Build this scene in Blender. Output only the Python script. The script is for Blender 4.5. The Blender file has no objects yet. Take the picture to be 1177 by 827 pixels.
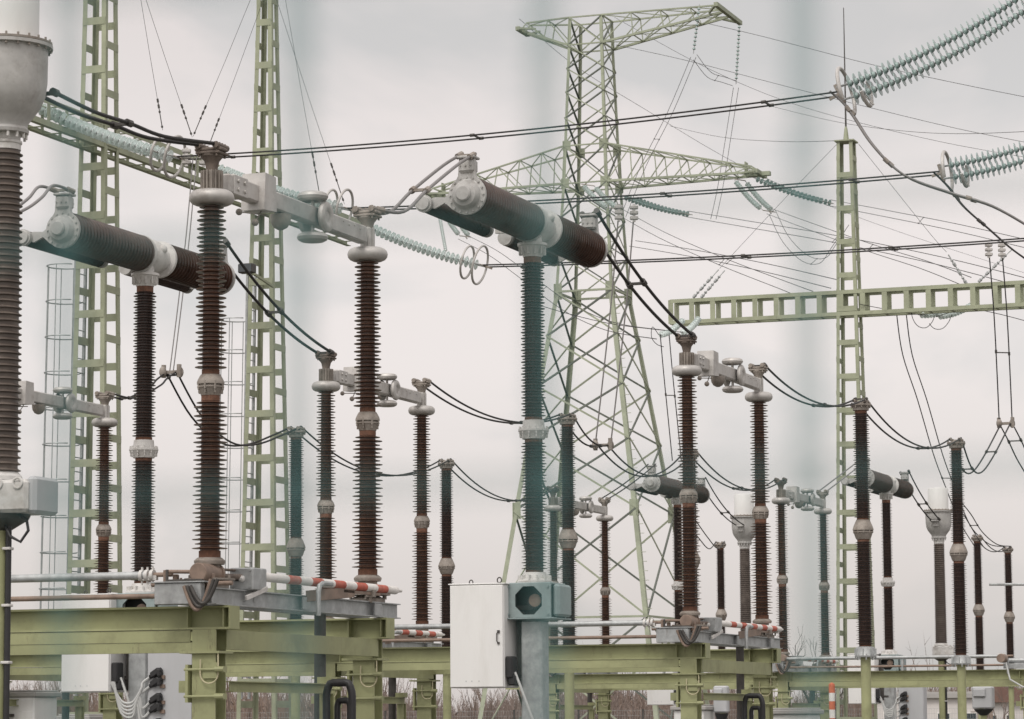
import bpy, math, random
from mathutils import Vector, Matrix
random.seed(7)
R = math.radians
sc = bpy.context.scene
col = sc.collection

# ------------------------------------------------------------------ camera
CAMZ = 1.65
F_PX, CX, CY = 3531.3, 588.5, 413.5
TH, ROLL = 0.11766, -0.00594
GA = 0.34797                       # bearing of the three phase lines
cam_d = bpy.data.cameras.new('camera'); cam = bpy.data.objects.new('camera', cam_d); col.objects.link(cam)
cam_d.sensor_width = 36.0; cam_d.lens = 36.0 * F_PX / 1177.0
cam_d.clip_start = 0.05; cam_d.clip_end = 5000
fwd = Vector((0, math.cos(TH), math.sin(TH))); up0 = Vector((0, -math.sin(TH), math.cos(TH))); rt0 = Vector((1, 0, 0))
rt = rt0 * math.cos(ROLL) + up0 * math.sin(ROLL); up = up0 * math.cos(ROLL) - rt0 * math.sin(ROLL)
cam.matrix_world = Matrix(((rt.x, up.x, -fwd.x, 0), (rt.y, up.y, -fwd.y, 0), (rt.z, up.z, -fwd.z, CAMZ), (0, 0, 0, 1)))
cam_d.dof.use_dof = True; cam_d.dof.focus_distance = 46; cam_d.dof.aperture_fstop = 7.8; cam_d.dof.aperture_blades = 4; cam_d.dof.aperture_rotation = R(45)
sc.camera = cam
sc.view_settings.view_transform = 'Standard'; sc.view_settings.look = 'None'
sc.view_settings.exposure = 0.0; sc.view_settings.gamma = 1.0

# ------------------------------------------------------------------ light and sky
SUN_EL, SUN_AZ = R(52), R(205)     # azimuth clockwise from +Y: behind the camera, a little left
world = bpy.data.worlds.new('World'); sc.world = world; world.use_nodes = True
nt = world.node_tree; nt.nodes.clear()
def wn(t, **k):
    n = nt.nodes.new(t)
    for a, b in k.items(): setattr(n, a, b)
    return n
L = nt.links.new
out = wn('ShaderNodeOutputWorld'); bg = wn('ShaderNodeBackground'); bg.inputs[1].default_value = 0.1
sky = wn('ShaderNodeTexSky', sky_type='NISHITA', sun_disc=False, sun_elevation=SUN_EL, sun_rotation=SUN_AZ)
tc = wn('ShaderNodeTexCoord')
mp = wn('ShaderNodeMapping'); mp.inputs['Scale'].default_value = (1, 1, 1.7); mp.inputs['Location'].default_value = (0.31, 0.2, 0.62)
no = wn('ShaderNodeTexNoise'); no.inputs['Scale'].default_value = 8.5; no.inputs['Detail'].default_value = 5; no.inputs['Roughness'].default_value = 0.5; no.inputs['Distortion'].default_value = 0.4
cr = wn('ShaderNodeValToRGB')
e = cr.color_ramp.elements
e[0].position = 0.37; e[0].color = (7.35, 7.15, 7.0, 1); e[1].position = 0.53; e[1].color = (9.1, 8.4, 8.12, 1)
sep = wn('ShaderNodeSeparateXYZ')
el = wn('ShaderNodeValToRGB')        # the overcast is brightest a little above the horizon
while len(el.color_ramp.elements) < 8: el.color_ramp.elements.new(0.5)
for q, (p_, v_) in zip(el.color_ramp.elements, ((0, .74), (.039, .79), (.065, .87), (.115, .98), (.16, .98), (.22, .885), (.30, .86), (.7, 1.0))): q.position = p_; q.color = (v_, v_, v_, 1)
mul = wn('ShaderNodeMixRGB', blend_type='MULTIPLY'); mul.inputs[0].default_value = 1
# thinner, brighter cloud round the hidden sun
vd = wn('ShaderNodeVectorMath', operation='DOT_PRODUCT')
sdir = Vector((math.sin(SUN_AZ) * math.cos(SUN_EL), math.cos(SUN_AZ) * math.cos(SUN_EL), math.sin(SUN_EL)))
vd.inputs[1].default_value = sdir
gl = wn('ShaderNodeMapRange'); gl.inputs[1].default_value = 0.2; gl.inputs[2].default_value = 1.0; gl.inputs[3].default_value = 1.0; gl.inputs[4].default_value = 2.0
mul2 = wn('ShaderNodeMixRGB', blend_type='MULTIPLY'); mul2.inputs[0].default_value = 1
mix = wn('ShaderNodeMixRGB'); mix.inputs[0].default_value = 0.93
L(tc.outputs['Generated'], mp.inputs[0]); L(mp.outputs[0], no.inputs['Vector']); L(no.outputs['Fac'], cr.inputs[0])
L(tc.outputs['Generated'], sep.inputs[0]); L(sep.outputs['Z'], el.inputs[0])
L(cr.outputs[0], mul.inputs[1]); L(el.outputs[0], mul.inputs[2])
L(tc.outputs['Generated'], vd.inputs[0]); L(vd.outputs['Value'], gl.inputs[0])
L(mul.outputs[0], mul2.inputs[1]); L(gl.outputs[0], mul2.inputs[2])
L(sky.outputs[0], mix.inputs[1]); L(mul2.outputs[0], mix.inputs[2]); L(mix.outputs[0], bg.inputs[0]); L(bg.outputs[0], out.inputs[0])
sun_d = bpy.data.lights.new('sun', 'SUN'); sun = bpy.data.objects.new('sun', sun_d); col.objects.link(sun)
sun_d.energy = 1.5; sun_d.angle = R(18); sun_d.color = (1, 0.96, 0.9)
sun.rotation_euler = (-sdir).to_track_quat('-Z', 'Y').to_euler()
sun.location = (0, -20, 40)

# ------------------------------------------------------------------ grid helpers
DV = Vector((math.sin(GA), math.cos(GA), 0)); NV = Vector((-math.cos(GA), math.sin(GA), 0)); ZV = Vector((0, 0, 1))
def ray(px, py):
    a, b = px - CX, py - CY; c, s = math.cos(ROLL), math.sin(ROLL)
    u = a * c + b * s; v = -a * s + b * c
    ct, st = math.cos(TH), math.sin(TH)
    return Vector((u, F_PX * ct + v * st, F_PX * st - v * ct))
def at(px, py, Y):                 # world point at forward distance Y seen at a photo pixel
    r = ray(px, py); p = r * (Y / r.y); p.z += CAMZ; return p
C0, SP = 13.5375, 6.0
def online(px, py, line):          # point of phase line 0/1/2 (a vertical plane) seen at a photo pixel
    r = ray(px, py); t = (C0 + SP * line) / (r.x * NV.x + r.y * NV.y); p = r * t; p.z += CAMZ; return p

# ------------------------------------------------------------------ materials
MATS = {}
def mat(name, base, rough=0.5, metal=0.0, var=0.15, scale=4.0, dirt=None, dirt_amt=0.0, dirt_scale=2.0, spec=0.5, trans=0.0, bump=0.0, bscale=60, stretch=None, ior=1.5, rust=0.0):
    m = bpy.data.materials.new(name); m.use_nodes = True; MATS[name] = m
    t = m.node_tree; n = t.nodes; b = n['Principled BSDF']; l = t.links.new
    tcn = n.new('ShaderNodeTexCoord'); src = tcn.outputs['Object']
    if stretch:
        mpn = n.new('ShaderNodeMapping'); mpn.inputs['Scale'].default_value = stretch; l(src, mpn.inputs[0]); src = mpn.outputs[0]
    oi = n.new('ShaderNodeObjectInfo')
    ad = n.new('ShaderNodeVectorMath'); ad.operation = 'ADD'; l(src, ad.inputs[0])
    cm = n.new('ShaderNodeVectorMath'); cm.operation = 'SCALE'; cm.inputs[0].default_value = (17, 31, 23); l(oi.outputs['Random'], cm.inputs['Scale']); l(cm.outputs[0], ad.inputs[1])
    nz = n.new('ShaderNodeTexNoise'); nz.inputs['Scale'].default_value = scale; nz.inputs['Detail'].default_value = 6; nz.inputs['Roughness'].default_value = 0.65
    l(ad.outputs[0], nz.inputs['Vector'])
    r = n.new('ShaderNodeValToRGB'); e = r.color_ramp.elements
    e[0].position = 0.3; e[1].position = 0.7
    e[0].color = tuple(c * (1 - var) for c in base) + (1,); e[1].color = tuple(min(1, c * (1 + var)) for c in base) + (1,)
    l(nz.outputs['Fac'], r.inputs[0]); cout = r.outputs[0]
    if dirt:
        nd = n.new('ShaderNodeTexNoise'); nd.inputs['Scale'].default_value = dirt_scale; nd.inputs['Detail'].default_value = 8; nd.inputs['Roughness'].default_value = 0.7
        l(ad.outputs[0], nd.inputs['Vector'])
        rr = n.new('ShaderNodeMapRange'); rr.inputs[1].default_value = 0.5; rr.inputs[2].default_value = 0.72; rr.inputs[3].default_value = 0; rr.inputs[4].default_value = dirt_amt
        l(nd.outputs['Fac'], rr.inputs[0])
        mx = n.new('ShaderNodeMixRGB'); mx.inputs[2].default_value = tuple(dirt) + (1,); l(rr.outputs[0], mx.inputs[0]); l(cout, mx.inputs[1]); cout = mx.outputs[0]
    if rust:
        ms = n.new('ShaderNodeMapping'); ms.inputs['Scale'].default_value = (1, 1, 0.22); l(ad.outputs[0], ms.inputs[0])
        nr = n.new('ShaderNodeTexNoise'); nr.inputs['Scale'].default_value = 9; nr.inputs['Detail'].default_value = 9; nr.inputs['Roughness'].default_value = 0.75; l(ms.outputs[0], nr.inputs['Vector'])
        rg = n.new('ShaderNodeMapRange'); rg.inputs[1].default_value = 0.60; rg.inputs[2].default_value = 0.70; rg.inputs[3].default_value = 0; rg.inputs[4].default_value = rust; l(nr.outputs['Fac'], rg.inputs[0])
        mr = n.new('ShaderNodeMixRGB'); mr.inputs[2].default_value = (0.10, 0.065, 0.04, 1); l(rg.outputs[0], mr.inputs[0]); l(cout, mr.inputs[1]); cout = mr.outputs[0]
    l(cout, b.inputs['Base Color'])
    rm = n.new('ShaderNodeMapRange'); rm.inputs[3].default_value = max(0.05, rough - 0.12); rm.inputs[4].default_value = min(1, rough + 0.12); l(nz.outputs['Fac'], rm.inputs[0]); l(rm.outputs[0], b.inputs['Roughness'])
    b.inputs['Metallic'].default_value = metal; b.inputs['Specular IOR Level'].default_value = spec
    b.inputs['Transmission Weight'].default_value = trans; b.inputs['IOR'].default_value = ior
    if bump:
        nb = n.new('ShaderNodeTexNoise'); nb.inputs['Scale'].default_value = bscale; nb.inputs['Detail'].default_value = 4; l(ad.outputs[0], nb.inputs['Vector'])
        bp = n.new('ShaderNodeBump'); bp.inputs['Strength'].default_value = bump; bp.inputs['Distance'].default_value = 0.01; l(nb.outputs['Fac'], bp.inputs['Height']); l(bp.outputs[0], b.inputs['Normal'])
    return m
mat('porcelain', (0.092, 0.044, 0.026), 0.32, var=0.4, scale=5, dirt=(0.22, 0.12, 0.075), dirt_amt=0.55, dirt_scale=3, spec=0.4)
mat('porcelain_dark', (0.040, 0.021, 0.015), 0.30, var=0.35, scale=5, dirt=(0.10, 0.058, 0.041), dirt_amt=0.5, dirt_scale=3, spec=0.4)
mat('porcelain_dusty', (0.11, 0.090, 0.077), 0.5, var=0.25, scale=4, dirt=(0.21, 0.18, 0.155), dirt_amt=0.6, dirt_scale=2, spec=0.4)
mat('rust_band', (0.15, 0.070, 0.042), 0.75, var=0.4, scale=14)
mat('aluminium', (0.47, 0.455, 0.435), 0.5, 0.35, 0.16, 5, dirt=(0.20, 0.17, 0.145), dirt_amt=0.6, dirt_scale=4)
mat('cast_grey', (0.28, 0.25, 0.22), 0.65, 0.2, 0.28, 7, dirt=(0.12, 0.085, 0.06), dirt_amt=0.75, dirt_scale=4)
mat('pale_casting', (0.56, 0.55, 0.53), 0.55, 0.05, 0.12, 6, dirt=(0.26, 0.225, 0.19), dirt_amt=0.65, dirt_scale=5)
mat('end_casting', (0.42, 0.415, 0.40), 0.55, 0.1, 0.15, 6, dirt=(0.22, 0.20, 0.175), dirt_amt=0.65, dirt_scale=5)
mat('chamber_porcelain', (0.058, 0.032, 0.024), 0.2, var=0.35, scale=5, dirt=(0.12, 0.075, 0.055), dirt_amt=0.5, dirt_scale=3, spec=0.5)
mat('galvanised', (0.37, 0.385, 0.385), 0.5, 0.4, 0.25, 9, dirt=(0.2, 0.2, 0.195), dirt_amt=0.5, dirt_scale=2, rust=0.3)
mat('green_steel', (0.300, 0.312, 0.165), 0.6, 0, 0.16, 1.3, dirt=(0.175, 0.18, 0.09), dirt_amt=0.7, dirt_scale=2.2, rust=0.6)
mat('pale_green_steel', (0.315, 0.338, 0.235), 0.65, 0, 0.18, 1.2, dirt=(0.185, 0.20, 0.13), dirt_amt=0.65, dirt_scale=1.5, rust=0.4)
mat('pylon_steel', (0.31, 0.34, 0.25), 0.65, 0, 0.2, 0.8, dirt=(0.17, 0.19, 0.14), dirt_amt=0.6, dirt_scale=0.9)
mat('shaded_steel', (0.115, 0.13, 0.11), 0.65, 0.1, 0.3, 0.6, dirt=(0.19, 0.21, 0.17), dirt_amt=0.6, dirt_scale=0.35)  # darker pylon steel: shade on the bracing put into the base colour
mat('rusty_casting', (0.155, 0.125, 0.105), 0.7, 0.15, 0.3, 9, dirt=(0.07, 0.045, 0.035), dirt_amt=0.7, dirt_scale=6)
mat('cabinet_white', (0.715, 0.715, 0.70), 0.45, 0, 0.04, 1.5, dirt=(0.5, 0.49, 0.45), dirt_amt=0.35, dirt_scale=3.5, stretch=(1, 1, 0.2))
mat('cabinet_grey', (0.42, 0.43, 0.44), 0.5, 0, 0.07, 2, dirt=(0.33, 0.33, 0.32), dirt_amt=0.4, dirt_scale=2.5, stretch=(1, 1, 0.3))
mat('housing_teal', (0.27, 0.33, 0.33), 0.45, 0.3, 0.12, 7, dirt=(0.19, 0.21, 0.2), dirt_amt=0.4, dirt_scale=3)
mat('black_plastic', (0.018, 0.018, 0.019), 0.5, 0, 0.3, 8)
mat('cable_grey', (0.45, 0.46, 0.45), 0.55, 0, 0.1, 8)
mat('conductor', (0.030, 0.028, 0.027), 0.6, 0.3, 0.3, 20)
mat('conductor_pale', (0.24, 0.23, 0.225), 0.5, 0.5, 0.2, 20)
mat('red_paint', (0.43, 0.095, 0.06), 0.6, 0, 0.25, 9, dirt=(0.5, 0.27, 0.21), dirt_amt=0.6, dirt_scale=6)
mat('white_paint', (0.72, 0.70, 0.67), 0.6, 0, 0.1, 9, dirt=(0.45, 0.4, 0.36), dirt_amt=0.5, dirt_scale=6)
mat('orange_paint', (0.55, 0.13, 0.05), 0.6, 0, 0.15, 9)
mat('brown_metal', (0.225, 0.165, 0.13), 0.6, 0.15, 0.3, 6, dirt=(0.31, 0.235, 0.185), dirt_amt=0.5, dirt_scale=4)
mat('dark_metal', (0.07, 0.065, 0.06), 0.55, 0.3, 0.3, 8)
mat('glass_insulator', (0.84, 0.93, 0.91), 0.12, 0, 0.06, 6, trans=0.22, ior=1.3)
mat('glass_pale', (0.36, 0.465, 0.445), 0.25, 0, 0.12, 6, trans=0.15)
mat('yellow_cable', (0.50, 0.46, 0.30), 0.6, 0, 0.1, 8)
mat('fence_wire', (0.075, 0.195, 0.195), 0.6, 0, 0.1, 8)
mat('ground', (0.085, 0.080, 0.055), 0.95, 0, 0.45, 0.25, dirt=(0.05, 0.075, 0.03), dirt_amt=0.9, dirt_scale=0.12, bump=0.6, bscale=9)
mat('gravel', (0.13, 0.125, 0.115), 0.9, 0, 0.4, 30, bump=0.8, bscale=40)
mat('twig', (0.19, 0.15, 0.13), 0.9, 0, 0.35, 0.12, dirt=(0.30, 0.175, 0.09), dirt_amt=0.7, dirt_scale=0.05)
mat('bark', (0.09, 0.075, 0.06), 0.9, 0, 0.3, 5)
mat('plaster', (0.60, 0.57, 0.55), 0.9, 0, 0.06, 0.6)
mat('concrete', (0.36, 0.35, 0.335), 0.9, 0, 0.12, 2, dirt=(0.25, 0.24, 0.22), dirt_amt=0.5)
mat('roof_tile', (0.17, 0.10, 0.08), 0.85, 0, 0.2, 2)
mat('window_glass', (0.05, 0.06, 0.065), 0.1, 0, 0.2, 2)

# ------------------------------------------------------------------ mesh builder
class MB:
    def __init__(s): s.v = []; s.f = []; s.mi = []; s.m = 0
    def _add(s, vs, fs):
        o = len(s.v); s.v += [tuple(p) for p in vs]; s.f += [tuple(i + o for i in f) for f in fs]; s.mi += [s.m] * len(fs)
    def box(s, c, sz, ax=None, bev=0.0):
        c = Vector(c); X, Y, Z = ax if ax else (Vector((1, 0, 0)), Vector((0, 1, 0)), Vector((0, 0, 1)))
        hx, hy, hz = sz[0] / 2, sz[1] / 2, sz[2] / 2
        b = min(bev, hx * .9, hy * .9, hz * .9)
        if b <= 0:
            vs = [c + X * (x * hx) + Y * (y * hy) + Z * (z * hz) for x in (-1, 1) for y in (-1, 1) for z in (-1, 1)]
            s._add(vs, [(0, 1, 3, 2), (4, 6, 7, 5), (0, 4, 5, 1), (2, 3, 7, 6), (0, 2, 6, 4), (1, 5, 7, 3)])
        else:
            P = []; idx = {}
            def g(x, y, z, k):
                key = (x, y, z, k)
                if key not in idx:
                    q = [hx - b, hy - b, hz - b]; q[k] += b
                    idx[key] = len(P); P.append(c + X * (x * q[0]) + Y * (y * q[1]) + Z * (z * q[2]))
                return idx[key]
            fs = []
            for k in range(3):
                for sg in (-1, 1):
                    o = [i for i in range(3) if i != k]; q = []
                    for a1, b1 in ((-1, -1), (1, -1), (1, 1), (-1, 1)):
                        t = [0, 0, 0]; t[k] = sg; t[o[0]] = a1; t[o[1]] = b1; q.append(g(*t, k))
                    flip = (sg > 0) == (k == 1)
                    fs.append(tuple(q[::-1]) if flip else tuple(q))
            for k in range(3):          # edges along axis k
                i, j = [a for a in range(3) if a != k]
                for si in (-1, 1):
                    for sj in (-1, 1):
                        t0 = [0, 0, 0]; t0[i] = si; t0[j] = sj; t0[k] = -1; t1 = list(t0); t1[k] = 1
                        fs.append((g(*t0, i), g(*t1, i), g(*t1, j), g(*t0, j)))
            for x in (-1, 1):
                for y in (-1, 1):
                    for z in (-1, 1): fs.append((g(x, y, z, 0), g(x, y, z, 1), g(x, y, z, 2)))
            s._add(P, fs)
    def bar(s, p0, p1, w, h, upv=None, bev=0):      # rectangular bar from p0 to p1
        p0, p1 = Vector(p0), Vector(p1); d = p1 - p0; ln = d.length
        if ln < 1e-6: return
        d.normalize(); u = Vector(upv) if upv else ZV
        if abs(d.dot(u)) > 0.98: u = Vector((1, 0, 0)) if abs(d.x) < 0.9 else Vector((0, 1, 0))
        x = d.cross(u).normalized(); z = x.cross(d).normalized()
        s.box((p0 + p1) / 2, (w, ln, h), (x, d, z), bev)
    def angle(s, p0, p1, w, t, u1, u2):             # L section with legs along u1 and u2
        p0, p1 = Vector(p0), Vector(p1); u1, u2 = Vector(u1), Vector(u2)
        pr = [(0, 0), (w, 0), (w, t), (t, t), (t, w), (0, w)]
        vs = [p + u1 * a + u2 * b for p in (p0, p1) for a, b in pr]
        fs = [(i, (i + 1) % 6, 6 + (i + 1) % 6, 6 + i) for i in range(6)] + [(5, 4, 3, 2, 1, 0), (6, 7, 8, 9, 10, 11)]
        s._add(vs, fs)
    def ibeam(s, p0, p1, h, w, tf=0.018, tw=0.012): # H section, web vertical
        p0, p1 = Vector(p0), Vector(p1); d = (p1 - p0).normalized(); x = d.cross(ZV).normalized(); z = x.cross(d)
        a, b, c = w / 2, h / 2, tw / 2
        pr = [(-a, -b), (a, -b), (a, -b + tf), (c, -b + tf), (c, b - tf), (a, b - tf), (a, b), (-a, b), (-a, b - tf), (-c, b - tf), (-c, -b + tf), (-a, -b + tf)]
        vs = [p + x * i + z * j for p in (p0, p1) for i, j in pr]
        fs = [(i, (i + 1) % 12, 12 + (i + 1) % 12, 12 + i) for i in range(12)]
        fs += [(0, 1, 2, 11), (3, 4, 9, 10), (2, 3, 10, 11), (5, 6, 7, 8), (4, 5, 8, 9)]
        fs += [tuple(12 + i for i in f[::-1]) for f in [(0, 1, 2, 11), (3, 4, 9, 10), (2, 3, 10, 11), (5, 6, 7, 8), (4, 5, 8, 9)]]
        s._add(vs, fs)
    def hpost(s, x, y, z0, z1, h, w, tf=0.018, tw=0.012):   # upright H section, flanges facing y
        a, b, c = w / 2, h / 2, tw / 2
        pr = [(-a, -b), (a, -b), (a, -b + tf), (c, -b + tf), (c, b - tf), (a, b - tf), (a, b), (-a, b), (-a, b - tf), (-c, b - tf), (-c, -b + tf), (-a, -b + tf)]
        vs = [(x + i, y + j, z) for z in (z0, z1) for i, j in pr]
        fs = [(i, (i + 1) % 12, 12 + (i + 1) % 12, 12 + i) for i in range(12)]
        cp = [(0, 1, 2, 11), (3, 4, 9, 10), (2, 3, 10, 11), (5, 6, 7, 8), (4, 5, 8, 9)]
        fs += cp + [tuple(12 + i for i in f[::-1]) for f in cp]
        s._add(vs, fs)
    def lathe(s, prof, p=(0, 0, 0), axis=(0, 0, 1), n=24, cap=True):
        p = Vector(p); z = Vector(axis).normalized()
        x = z.orthogonal().normalized() if abs(z.z) < 0.999 else Vector((1, 0, 0)); y = z.cross(x)
        cs = [(math.cos(2 * math.pi * i / n), math.sin(2 * math.pi * i / n)) for i in range(n)]
        vs = []; fs = []
        for r, h in prof:
            r = max(r, 1e-4); q = p + z * h
            vs += [q + x * (r * a) + y * (r * b) for a, b in cs]
        for k in range(len(prof) - 1):
            for i in range(n):
                j = (i + 1) % n; fs.append((k * n + i, k * n + j, (k + 1) * n + j, (k + 1) * n + i))
        if cap:
            fs.append(tuple(range(n))[::-1]); o = (len(prof) - 1) * n; fs.append(tuple(o + i for i in range(n)))
        s._add(vs, fs)
    def cyl(s, p0, p1, r, n=12, r1=None):
        p0, p1 = Vector(p0), Vector(p1); d = p1 - p0
        s.lathe([(r, 0), (r if r1 is None else r1, d.length)], p0, d, n)
    def tube(s, pts, r, n=8, closed=False):
        pts = [Vector(p) for p in pts]; N = len(pts); vs = []; fs = []; px = None
        for i, p in enumerate(pts):
            a = pts[(i - 1) % N] if (i or closed) else p; b = pts[(i + 1) % N] if (i < N - 1 or closed) else p
            d = (b - a).normalized()
            if px is None: px = d.orthogonal().normalized()
            px = (px - d * px.dot(d)).normalized(); py = d.cross(px)
            vs += [p + px * (r * math.cos(2 * math.pi * k / n)) + py * (r * math.sin(2 * math.pi * k / n)) for k in range(n)]
        for i in range(N if closed else N - 1):
            j = (i + 1) % N
            for k in range(n):
                l = (k + 1) % n; fs.append((i * n + k, i * n + l, j * n + l, j * n + k))
        if not closed: fs.append(tuple(range(n))[::-1]); fs.append(tuple((N - 1) * n + k for k in range(n)))
        s._add(vs, fs)
    def torus(s, c, axis, Rm, rm, n=32, m=10, a0=0, a1=360, flat=1.0):
        c = Vector(c); z = Vector(axis).normalized(); x = z.orthogonal().normalized() if abs(z.z) < 0.999 else Vector((1, 0, 0)); y = z.cross(x)
        if a1 - a0 >= 360:
            vs = []; fs = []
            for i in range(n):
                t = 2 * math.pi * i / n; d = x * math.cos(t) + y * math.sin(t)
                for k in range(m):
                    u = 2 * math.pi * k / m; vs.append(c + d * (Rm + rm * math.cos(u)) + z * (rm * flat * math.sin(u)))
            for i in range(n):
                for k in range(m):
                    j = (i + 1) % n; l = (k + 1) % m; fs.append((i * m + k, j * m + k, j * m + l, i * m + l))
            s._add(vs, fs)
        else:
            s.tube([c + x * (Rm * math.cos(R(a0 + (a1 - a0) * i / n))) + y * (Rm * math.sin(R(a0 + (a1 - a0) * i / n))) for i in range(n + 1)], rm, m)
    def sphere(s, c, r, n=16, sq=1.0, axis=(0, 0, 1)):
        pr = [(r * math.sin(math.pi * i / 10), -r * sq * math.cos(math.pi * i / 10)) for i in range(11)]
        s.lathe(pr, c, axis, n, cap=False)
    def prism(s, poly, p, X, Y, Z, depth):          # polygon in X,Y extruded along Z
        p, X, Y, Z = Vector(p), Vector(X), Vector(Y), Vector(Z); k = len(poly)
        vs = [p + X * a + Y * b + Z * t for t in (0, depth) for a, b in poly]
        s._add(vs, [(i, (i + 1) % k, k + (i + 1) % k, k + i) for i in range(k)] + [tuple(range(k))[::-1], tuple(range(k, 2 * k))])
    def build(s, name, m, parent=None, loc=None, smooth=True, ang=32):
        me = bpy.data.meshes.new(name); off = Vector(loc) if loc is not None else Vector((0, 0, 0))
        me.from_pydata([(v[0] - off.x, v[1] - off.y, v[2] - off.z) for v in s.v], [], s.f)
        for q in (m if isinstance(m, (list, tuple)) else [m]): me.materials.append(MATS[q])
        if any(s.mi): me.polygons.foreach_set('material_index', s.mi)
        if smooth:
            me.polygons.foreach_set('use_smooth', [True] * len(me.polygons)); me.set_sharp_from_angle(angle=R(ang))
        me.validate(); me.update()
        o = bpy.data.objects.new(name, me); col.objects.link(o)
        if parent: o.parent = parent
        elif loc is not None: o.location = loc
        return o
def tag(o, label=None, cat=None, group=None, kind=None):
    if label: o['label'] = label
    if cat: o['category'] = cat
    if group: o['group'] = group
    if kind: o['kind'] = kind
    return o
def empty(name, loc=(0, 0, 0), rz=0.0, **k):
    o = bpy.data.objects.new(name, None); o.empty_display_size = 0.2; col.objects.link(o); o.location = loc; o.rotation_euler = (0, 0, rz); return tag(o, **k)
def copy_tree(o, parent=None):
    c = o.copy(); col.objects.link(c)
    if parent: c.parent = parent
    for ch in list(o.children): copy_tree(ch, c)
    return c
def place(proto, used, loc, label):
    o = proto if not used else copy_tree(proto)
    o.location = (loc[0], loc[1], 0); o['label'] = label; return o
GEAR = -GA                          # local +Y runs down the phase line, local +X towards the right

def sheds(z0, z1, pitch, c0, c1, b0, b1, small=0.66, alt=True):
    """profile of a ribbed porcelain body, alternately large and small sheds"""
    n = max(2, round((z1 - z0) / pitch)); pr = [(c0, z0)]; p = (z1 - z0) / n
    for i in range(n):
        for h in ((0, 1) if alt else (0,)):
            z = z0 + (i + 0.28 + 0.5 * h) * p; t = (z - z0) / (z1 - z0)
            c = c0 + (c1 - c0) * t; b = b0 + (b1 - b0) * t
            if h: b = c + (b - c) * small
            q = p * (0.5 if alt else 1)
            pr += [(c, z - q * 0.17), (c + (b - c) * .3, z - q * 0.09), (b, z - q * .06), (b, z + q * .04), (c + (b - c) * .5, z + q * .15), (c, z + q * .34)]
    pr.append((c1, z1)); return pr

# ------------------------------------------------------------------ ground
g = MB(); n = 60
for i in range(n + 1):
    for j in range(n + 1):
        x = -1500 + 3000 * i / n; y = -300 + 3300 * j / n
        g.v.append((x, y, 0))
g.f = [(i * (n + 1) + j, (i + 1) * (n + 1) + j, (i + 1) * (n + 1) + j + 1, i * (n + 1) + j + 1) for i in range(n) for j in range(n)]; g.mi = [0] * len(g.f)
tag(g.build('ground', 'ground', smooth=False), kind='structure')
m = MB()
q = [DV * s + NV * t for s, t in ((20, -14), (118, -14), (118, 34), (20, 34))]
m._add([(p.x, p.y, 0.004) for p in q], [(0, 1, 2, 3)])
tag(m.build('gravel_yard', 'gravel', smooth=False), kind='structure')

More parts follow.
